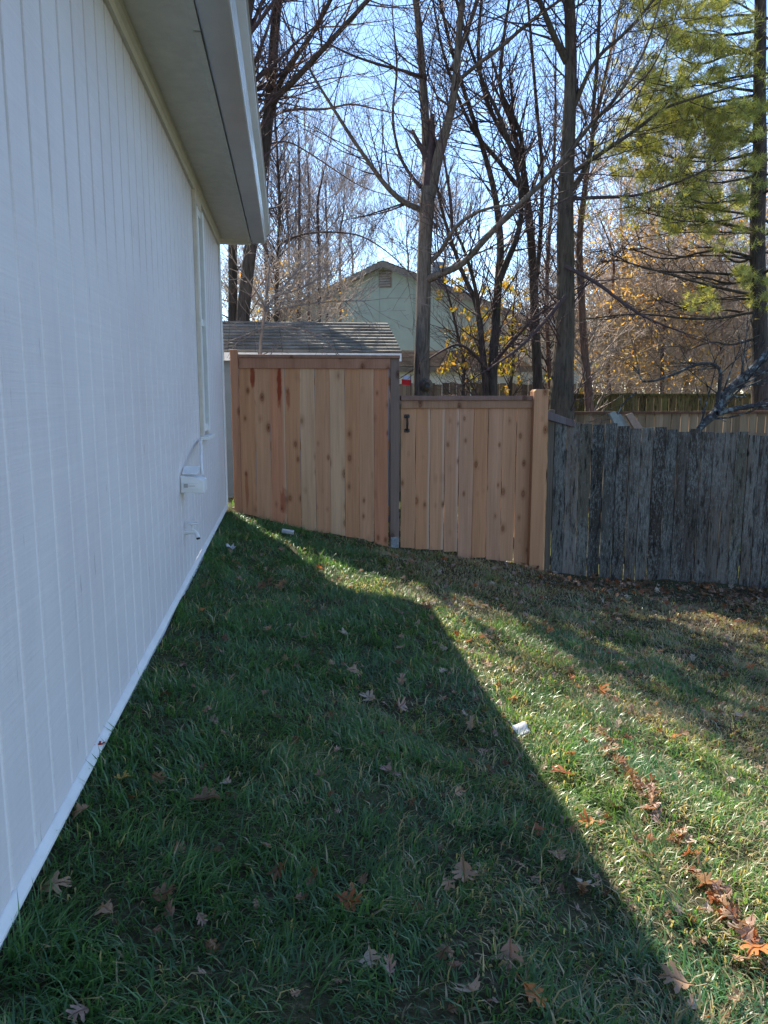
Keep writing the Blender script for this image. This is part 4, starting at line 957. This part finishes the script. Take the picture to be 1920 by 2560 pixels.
for i, py in enumerate(range(-150, 660, 44)):       # whorls up the trunk
    for s in range(3):
        side = -1 if s < 2 else 1
        lng = rnd(120, 300) if s < 2 else rnd(60, 200)
        if py > 330 and s == 1: lng *= .9
        sunl = not (500 < py)
        tf = .95 if (150 < py < 320 or 400 < py < 500 or py < 100) else .45
        if py > 560: tf = .2
        pbranch(1640, py+rnd(-8, 8), 1640+side*lng, py+rnd(-45, 25) - (10 if py < 300 else -5), rnd(-1.6, 1.6), rnd(.012, .026), sunl, tf)
for (y0, ex, ey, yo) in ((499, 1400, 452, -.3), (640, 1330, 560, -.8), (598, 1300, 540, .3), (672, 1260, 690, -.4), (680, 1420, 640, .8), (728, 1480, 760, -.5), (560, 1360, 535, .4), (305, 1470, 262, -.7), (120, 1390, 55, .2)):
    pbranch(1640, y0, ex, ey, yo, .026, y0 < 320, .8)
def tuft_blob(x, y, rx, ry, n):
    for _ in range(n):
        a = rnd(0, 6.28); q = math.sqrt(random.random()); 
        need.append((P(x+rx*q*math.cos(a), y+ry*q*math.sin(a), PY+random.gauss(0, .55)), Vector((rnd(-1, 1), rnd(-1, 1), rnd(-.1, .6))).normalized()))
for s in [(1600, 262, 75, 34, 480), (1520, 258, 95, 36, 520), (1440, 245, 80, 40, 420), (1430, 195, 60, 40, 260), (1500, 455, 65, 46, 340), (1580, 430, 70, 44, 260), (1635, 615, 40, 34, 190), (1650, 640, 30, 24, 90),
          (1520, 645, 40, 26, 90), (1560, 60, 100, 46, 330), (1480, 40, 80, 40, 260), (1450, 345, 80, 44, 330), (1380, 350, 60, 36, 220), (1375, 290, 50, 34, 150), (1600, 140, 80, 44, 260), (1400, 15, 60, 30, 140), (1560, 335, 90, 40, 300), (1480, 130, 90, 46, 260), (1330, 320, 50, 40, 90), (1600, 520, 60, 30, 80)]:
    x, y, rx, ry, n_ = s
    for _ in range(14): tuft_blob(x+rnd(-rx, rx), y+rnd(-ry, ry), rx*rnd(.15, .45), ry*rnd(.15, .5), max(2, n_//14))
nt_ = len(need); C = np.array([tuple(a) for a, _ in need]); D = np.array([tuple(b) for _, b in need])
per = 15; C = np.repeat(C, per, 0); D = np.repeat(D, per, 0); n = len(C)
dr = D*.8+rng.normal(0, .65, (n, 3)); dr /= np.linalg.norm(dr, axis=1, keepdims=True)
sd = np.cross(dr, rng.normal(0, 1, (n, 3))); sd /= np.linalg.norm(sd, axis=1, keepdims=True)
ln = .08+.06*rng.random((n, 1)); C = C+rng.normal(0, .015, (n, 3))
V = np.stack([C-sd*.0038, C+sd*.0038, C+dr*ln], 1).reshape(-1, 3); F = np.arange(n*3).reshape(-1, 3)
tint = np.repeat(.5+.9*rng.random((nt_, 1)), per, 0); kk = np.repeat(rng.random((nt_, 1)), per, 0)
cl = (np.array([.20, .24, .12])*(1-kk)+np.array([.55, .54, .22])*kk)*tint
T.build('trunk', 'bark_dark', pine); B.build('branches', 'bark_dark', pine)
np_mesh('needles', V, F, 'needle', pine, np.repeat(cl, 3, 0))

# ---- brown thicket beyond the right-hand fences
OC = [(.52, .27, .10), (.48, .32, .15), (.42, .29, .19), (.58, .40, .12), (.34, .24, .17), (.52, .42, .28)]
labs = ['tan twigged tree with rusty leaves directly right of the thickest trunk', 'brown leafed tree left of the pine foliage', 'rusty leafed tree behind the lower bare pine branches', 'brown tree left of the leaning lichen limb',
        'tan tree just left of the pine trunk', 'rusty leafed tree at the far right edge behind the pine', 'orange leafed tree highest between the trunks and the pine', 'grey brown tree in the middle of the right thicket']
for i, (x, Y, r, top) in enumerate([(1310, 17, 4, 470), (1360, 20, 5, 380), (1430, 16, 4, 520), (1480, 19, 5, 420), (1560, 17, 4.5, 480), (1640, 20, 5, 380), (1400, 24, 5, 200), (1520, 24, 5, 300)]):
    e = tree('thicket_tree', labs[i], [dict(p=[(x+rnd(-10, 10), 860, r*1.2), (x, 760, r), (x+rnd(-12, 12), 640, r*.8), (x+rnd(-20, 20), (top+640)/2, r*.6), (x+rnd(-25, 25), top, r*.3)], Y=Y, spawn=3.2, sL=(.8, 2.3), kw=dict(dens=3.0, up=.1, maxlvl=4, rmin=.0045, ang=(.4, .95)))],
      [dict(p=[(x, 780, r*.7), (x+60, 700, r*.5), (x+90, 640, r*.3)], Y=Y, spawn=6, dy=-1, kw=dict(dens=4, maxlvl=4, rmin=.0045)), dict(p=[(x, 760, r*.7), (x-60, 690, r*.5), (x-80, 620, r*.3)], Y=Y, dy=1, spawn=6, kw=dict(dens=4, maxlvl=4, rmin=.0045))],
      'bark_red', 'twig_tan')
    sp = clumped(x-85, x+85, top-30, 830, 90, 22, 24)
    flakes('foliage', 'yleaf', e, blob_pts(sp, Y, 1.2), .042, OC, .6)
# brush mass: twigs and leaf scraps nobody could count
Bt = Tubes()
def brush(x0, x1, y0, y1, Y0, Y1, n, L):
    for _ in range(n):
        Y = rnd(Y0, Y1); a = P(rnd(x0, x1), rnd(y0, y1), Y); d = Vector((rnd(-.8, .8), rnd(-.4, .4), rnd(.1, 1))).normalized()
        grow(Bt, a, d, rnd(.5, 1)*L, .007, 2, .06, dens=3.5, rmin=.0045, maxlvl=4)
brush(1240, 1700, 640, 880, 14.5, 24, 900, 1.4); brush(1100, 1250, 620, 850, 17, 26, 200, 1.5)
brush(480, 720, 600, 740, 13.8, 22, 300, 1.2); brush(1280, 1700, 420, 640, 18, 26, 260, 1.5)
o = Bt.build('brush', 'twig_tan'); tag(o, kind='stuff')
c = blob_pts(clumped(1240, 1720, 600, 880, 200, 22, 26), 21, 3)+blob_pts(clumped(1250, 1700, 300, 640, 190, 16, 26), 24, 2)+blob_pts(clumped(480, 760, 560, 720, 60, 12, 20), 19, 2)
o = flakes('brush_leaves', 'yleaf', None, c, .05, OC, .6); tag(o, kind='stuff')
# distant woods closing the horizon
Bt = Tubes()
for _ in range(900):
    x = rnd(-60, 75); Y = rnd(55, 95); d = Vector((rnd(-.15, .15), rnd(-.1, .1), 1)).normalized()
    hgt = rnd(5, 9)*(1.25 if x > 12 else .8); grow(Bt, Vector((x, Y, -.3)), d, hgt, .10, 2, .1, dens=.9, rmin=.015, maxlvl=4, minL=.8)
o = Bt.build('far_woods', 'twig_far'); tag(o, kind='stuff')
n = 9000; cx = rng.uniform(-60, 75, n); cy = rng.uniform(56, 96, n); cz = rng.random(n)**1.5*6
o = flakes('far_woods_leaves', 'yleaf', None, np.stack([cx, cy, cz], 1), .22, [(.20, .14, .09), (.16, .13, .10), (.22, .17, .08)], .7); tag(o, kind='stuff')

# ================================================================ FALLEN LEAVES
def leaf_arrays(seed, L=.13, curl=.8):
    """lobed oak leaf: midrib, three long pointed lobes a side and a tip, curled and twisted"""
    r = random.Random(seed); c1, c2, tw = r.uniform(-1, 1)*curl, r.uniform(-.3, 1.2)*curl, r.uniform(-1.2, 1.2)
    lx = r.uniform(.8, 1.15); V2, fs = [], []
    def v(x, y): V2.append((x, y)); return len(V2)-1
    ys = [-.42, -.25, -.16, -.02, .07, .20, .27, .36, .52]
    mid = [v(r.uniform(-.01, .01), y) for y in ys]
    for s in (-1, 1):
        j = lambda: r.uniform(.8, 1.15)
        base_ = v(s*.05, -.30)
        lob = [(-.25, -.16, .27*j()*lx, -.08+r.uniform(-.04, .03)), (-.02, .07, .42*j()*lx, .16+r.uniform(-.05, .05)), (.20, .27, .27*j()*lx, .40+r.uniform(-.04, .04))]
        sin_ = [v(s*.05, -.26)]+[v(s*.07*j(), -.08), v(s*.075*j(), .14)]+[v(s*.05*j(), .33)]
        for k, (ya, yb, tx, ty) in enumerate(lob):
            a_, b_ = sin_[k], sin_[k+1]; m0, m1, m2 = mid[1+2*k], mid[2+2*k], mid[3+2*k]
            q1 = v(s*tx*.55, (ya+yb)/2*.5+ty*.5-.075); q2 = v(s*tx*.5, (ya+yb)/2*.5+ty*.5+.065)
            q0 = v(s*tx*.5, (ya+yb)/2*.5+ty*.5); p1 = v(s*tx*.82, ty-.075); p2 = v(s*tx*.68, ty+.055); tip = v(s*tx, ty+.02); c_ = v(s*.06, (ya+yb)/2+.02)
            fs += [(m0, m1, c_, a_), (m1, m2, b_, c_), (a_, c_, q0, q1), (c_, b_, q2, q0), (q1, q0, tip, p1), (q0, q2, p2, tip)]
        fs += [(mid[0], mid[1], sin_[0], base_), (mid[7], mid[8], v(s*.07, .44), sin_[3])]
    vs = []
    for x, y in V2:
        z = .9*c2*x*x+.5*c1*y*y+tw*x*y+.05*math.sin(8*y+4*x+seed)+.10*abs(x)
        vs.append((x*L, y*L, z*L))
    o = len(vs); vs += [(-.008*L, -.42*L, .09*c1*L), (.008*L, -.42*L, .09*c1*L), (.03*L, -.68*L, .12*L), (.015*L, -.68*L, .12*L)]; fs.append((o, o+1, o+2, o+3))
    return vs, fs
LC = {'tan': (.42, .27, .17), 'pale': (.50, .40, .31), 'pink': (.42, .28, .225), 'rust': (.34, .12, .05), 'orange': (.58, .22, .07), 'brown': (.20, .115, .06), 'gold': (.50, .33, .08), 'red': (.36, .03, .02)}
LM = {}
for cn, cv in LC.items():
    for k in range(4):
        vs, fs = leaf_arrays(hash(cn) % 1 + k*7+len(cn)*31, 1.0, .9)
        me = bpy.data.meshes.new('fallen_leaf_'+cn)
        me.from_pydata(vs, [], fs); a = me.color_attributes.new('Col', 'FLOAT_COLOR', 'POINT')
        a.data.foreach_set('color', np.array([(*cv, 1)]*len(vs), dtype=np.float32).ravel())
        me.polygons.foreach_set('use_smooth', [True]*len(me.polygons)); me.materials.append(M['leaf']); LM[cn, k] = me
def put_leaf(p, cn, size, label, up=.028, tilt=.45, rz=None):
    o = bpy.data.objects.new('fallen_leaf', LM[cn, random.randrange(4)]); COL.objects.link(o)
    o.location = (p.x, p.y, p.z+up*(.6+.6*random.random())+size*.08)
    o.rotation_euler = (random.gauss(0, tilt), random.gauss(0, tilt), rnd(0, 6.28) if rz is None else rz); o.scale = (size*.78,)*3
    return tag(o, label, 'leaf', 'fallen oak leaves on the lawn')
spec = [(1000, 1900, 'tan', .15, 'large tan lobed leaf in the shade, bottom centre'), (1258, 1935, 'pale', .13, 'pale tan star shaped leaf just left of the sunlit edge'),
 (1015, 2165, 'pale', .13, 'large pale leaf at the very bottom of the lawn'), (1465, 2145, 'tan', .13, 'curled tan leaf on the shadow edge at the bottom right'),
 (1150, 2165, 'orange', .10, 'small orange leaf at the bottom, right of the large pale leaf'), (835, 1680, 'pink', .10, 'lone pinkish leaf in the middle of the shaded lawn'),
 (440, 1748, 'brown', .15, 'big brown crumpled leaf in shaded grass near the wall'), (865, 1538, 'pink', .12, 'pink tan leaf with raised point in the upper shaded lawn'),
 (800, 1522, 'pale', .12, 'pale pinkish leaf left of the pink tan raised leaf'), (867, 1487, 'pink', .10, 'small pink tan leaf above the raised pink tan leaf'),
 (750, 1965, 'rust', .10, 'rust brown leaf alone in dark grass left of the large tan leaf'), (600, 1900, 'brown', .11, 'dull brown leaf sunk in the dark grass'),
 (350, 1952, 'brown', .09, 'upright brown leaf in dark grass near the bottom left'), (115, 1935, 'tan', .11, 'tan leaf in tall grass close to the foundation'),
 (1297, 1500, 'orange', .13, 'bright orange upright leaf glowing in the sun, centre right'), (1187, 1370, 'orange', .12, 'glowing orange leaf on a dark clump upper right of lawn'),
 (1637, 2075, 'orange', .16, 'large rusty orange leaf cut by the right edge'), (1220, 1692, 'rust', .15, 'big rust leaf beside the sunlit edge of the shadow'),
 (1160, 1812, 'rust', .11, 'narrow rust leaf in shade near the sunlit edge'), (1205, 1865, 'tan', .12, 'tan spiky leaf in shade near the sunlit edge'),
 (1103, 1522, 'orange', .09, 'small orange leaf at the shadow edge above the white scrap'), (605, 1277, 'tan', .12, 'tan leaf standing in the upper left shade near the fence'),
 (440, 1330, 'orange', .10, 'orange tan leaf in the shade beside the house wall'), (690, 1236, 'orange', .10, 'orange leaf in the first narrow patch of sun by the fence'),
 (848, 1327, 'brown', .10, 'brown leaf on the shadow edge in the upper lawn'), (765, 1460, 'tan', .14, 'wide tan leaf lying flat, upper middle of the shade'),
 (743, 1381, 'pale', .12, 'flat pale star leaf in the upper shade'), (863, 1412, 'pale', .11, 'curled pale leaf right of the flat pale star leaf'),
 (955, 1462, 'pale', .09, 'small pale curled leaf near the shadow edge'), (1017, 1577, 'pale', .13, 'curled pale leaf just left of the white scrap'),
 (210, 1642, 'red', .09, 'dark red leaf against the foot of the wall'), (175, 1778, 'tan', .11, 'tan leaf against the foot of the wall lower down'),
 (260, 1702, 'gold', .08, 'small golden leaf in grass near the wall'), (1270, 1792, 'orange', .09, 'small glowing orange leaf in the sunlit strip'),
 (800, 2092, 'pale', .08, 'small pale leaf at the bottom centre left'), (1100, 2082, 'pink', .12, 'pinkish leaf pair at the bottom centre'),
 (1575, 1992, 'rust', .13, 'rust coloured leaf in the furrow of leaves, lower end'), (1470, 1835, 'pale', .13, 'bright pale leaf in the furrow of leaves, middle'),
 (690, 1690, 'brown', .09, 'small brown leaf left of the lone pinkish leaf'), (890, 1752, 'brown', .09, 'small brown leaf below the lone pinkish leaf'), (580, 1375, 'tan', .10, 'tan leaf in shade left of the flat pale star leaf'),
 (340, 1700, 'brown', .07, 'small brown leaf right of the golden leaf'), (490, 1710, 'pale', .08, 'thin pale leaf above the big brown crumpled leaf'), (230, 1990, 'tan', .08, 'small tan leaf low in the dark grass by the wall')]
nleaf = 0
for (x, y, cn, s, lab) in spec:
    put_leaf(G(x, y), cn, s, lab, tilt=.35 if 'upright' not in lab and 'stand' not in lab and 'raised' not in lab else .8); nleaf += 1
def lab_for(p):
    if p.x > .93+.0*(p.y) and p.y < 6.2: return 'dry lobed leaf scattered in the sunlit grass on the right'
    if p.y > 6.2: return 'dry curled leaf in the litter near the foot of the fences'
    return 'dry lobed leaf half sunk in the shaded grass'
# furrow of leaves
fur = [(1285, 1590), (1310, 1625), (1345, 1665), (1395, 1725), (1405, 1755), (1460, 1830), (1500, 1880), (1530, 1925), (1560, 1960), (1600, 2020), (1640, 2055)]
for i in range(90):
    k = rnd(0, len(fur)-1.001); a = int(k); x = fur[a][0]+(fur[a+1][0]-fur[a][0])*(k-a)+random.gauss(0, 12); y = fur[a][1]+(fur[a+1][1]-fur[a][1])*(k-a)+random.gauss(0, 9)
    put_leaf(G(x, y), random.choice(['rust', 'tan', 'pale', 'pink', 'tan', 'brown', 'brown', 'pink']), rnd(.06, .11), 'leaf in the diagonal furrow of piled leaves on the sunlit lawn', tilt=.6); nleaf += 1
while nleaf < 298:
    x = rnd(-.5, 5.0); y = 1.6+6.0*random.random()**.8
    z = float(gz(x, y)); v = Vector((x, y, z-CH)); dep = v.dot(Vector(_f)); sx = v.dot(Vector(_r))/dep*FPX+960; sy = 1280-v.dot(Vector(_u))/dep*FPX
    if not (0 < sx < 1920 and sy < 2560): continue
    pr = .25+.5*(x > .9)+.6*(soilmask(np.array(x), np.array(y)) > .3)
    if random.random() > pr: continue
    p = Vector((x, y, z)); cn = random.choice(['tan', 'pale', 'pink', 'brown', 'brown', 'rust', 'tan', 'orange'] if x > .9 else ['tan', 'pink', 'brown', 'pale', 'brown', 'tan'])
    put_leaf(p, cn, rnd(.055, .11), lab_for(p), tilt=.5); nleaf += 1
# remaining litter as one object
LV, LF, LCc, off = [], [], [], 0
names = list(LC)
arrs = [leaf_arrays(100+k, 1.0, .9) for k in range(5)]; arrs = [(np.array(v), np.array(f)) for v, f in arrs]
def litter(n, xr_, yr_, cond, smin, smax, names_):
    global off
    c = 0
    while c < n:
        x, y = rnd(*xr_), rnd(*yr_)
        if random.random() > cond(x, y): continue
        v, f = arrs[random.randrange(5)]; s = rnd(smin, smax)
        m = Matrix.Rotation(rnd(0, 6.28), 3, 'Z') @ Matrix.Rotation(random.gauss(0, .5), 3, 'X') @ Matrix.Rotation(random.gauss(0, .5), 3, 'Y')
        V = v @ np.array(m).T*s+np.array([x, y, float(gz(x, y))+rnd(.008, .04)])
        LV.append(V); LF.append(f+off); off += len(V); cc = np.array(LC[random.choice(names_)])*rnd(.6, 1.1); LCc.append(np.tile(cc, (len(V), 1))); c += 1
litter(520, (2.2, 8), (6.3, 7.75), lambda x, y: float(soilmask(np.array(x), np.array(y)))*.9+.1, .05, .10, ['tan', 'pink', 'brown', 'brown', 'rust', 'pale', 'brown'])
litter(900, (1.6, 6), (4.2, 7.7), lambda x, y: .3+.7*float(vnoise(np.array(x), np.array(y), 2.2, 9)), .025, .055, ['pink', 'brown', 'tan', 'brown', 'pale', 'tan'])
litter(2100, (.8, 6.5), (1.2, 7.6), lambda x, y: .25+.75*float(vnoise(np.array(x), np.array(y), 1.6, 5)), .028, .065, ['tan', 'pink', 'brown', 'tan', 'pale', 'pale', 'rust', 'brown', 'pink'])
litter(450, (-.55, 1.2), (1.2, 7.6), lambda x, y: 1, .028, .06, ['tan', 'pink', 'brown', 'brown'])
litter(220, (-2, 8), (7.95, 11), lambda x, y: 1, .06, .11, ['tan', 'pale', 'brown', 'orange'])
o = np_mesh('leaf_litter', np.concatenate(LV), np.concatenate(LF), 'leaf', None, np.concatenate(LCc), True); tag(o, kind='stuff')
# leaves caught on the gate cap
for i in range(5):
    put_leaf(Vector((X_(955+i*7), FY+.03+rnd(-.02, .04), zc-.005)), random.choice(['pale', 'tan']), .07, 'dry pale leaf resting on top of the gate cap rail', up=.004, tilt=.25)

# ================================================================ SMALL LITTER
def crumple(name, q, sx, sy, sz, m, label, cat, seed, rot):
    r = random.Random(seed); n, mm = 8, 6; vs = []; fs = []
    for k in (0, 1):
        for i in range(n+1):
            for j in range(mm+1):
                u, v = i/n-.5, j/mm-.5; h = .18*math.sin(7*u+seed)+.15*math.cos(6*v+seed)+r.uniform(-.06, .06)
                vs.append((u*sx, v*sy, (h+.35*(abs(u)*2)**3)*sz+(sz*.1 if k else 0)))
    w_ = mm+1; S = (n+1)*w_
    for i in range(n):
        for j in range(mm):
            a = i*w_+j; fs += [(a, a+1, a+w_+1, a+w_), (S+a, S+a+w_, S+a+w_+1, S+a+1)]
    for i in range(n): 
        a = i*w_; fs.append((a, a+w_, S+a+w_, S+a)); a = i*w_+mm; fs.append((a, S+a, S+a+w_, a+w_))
    for j in range(mm):
        a = j; fs.append((a, S+a, S+a+1, a+1)); a = n*w_+j; fs.append((a, a+1, S+a+1, S+a))
    mb = MB(); mb.add(vs, fs); o = mb.build(name, m, None, 0, True); o.location = q; o.rotation_euler = rot; return tag(o, label, cat)
q = G(622, 1160); o = MB().box(-.055, .055, -.02, .02, -.012, .022).build('white_scrap', 'plastic', None, .006); o.location = q+Vector((0, 0, .045)); o.rotation_euler = (R(10), R(9), R(-4))
tag(o, 'small white oblong scrap lying at the foot of the tall cedar panel', 'scrap')
crumple('paper_scrap', G(497, 1195)+Vector((0, 0, .04)), .06, .05, .05, 'plastic', 'crumpled white paper scrap in grass near the house corner', 'litter', 3, (.3, .2, .5))
crumple('plastic_sheet', G(1117, 1592)+Vector((0, 0, .035)), .095, .065, .04, 'plastic', 'torn white plastic piece on the sunlit shadow edge of the lawn', 'litter', 5, (.35, .25, .4))
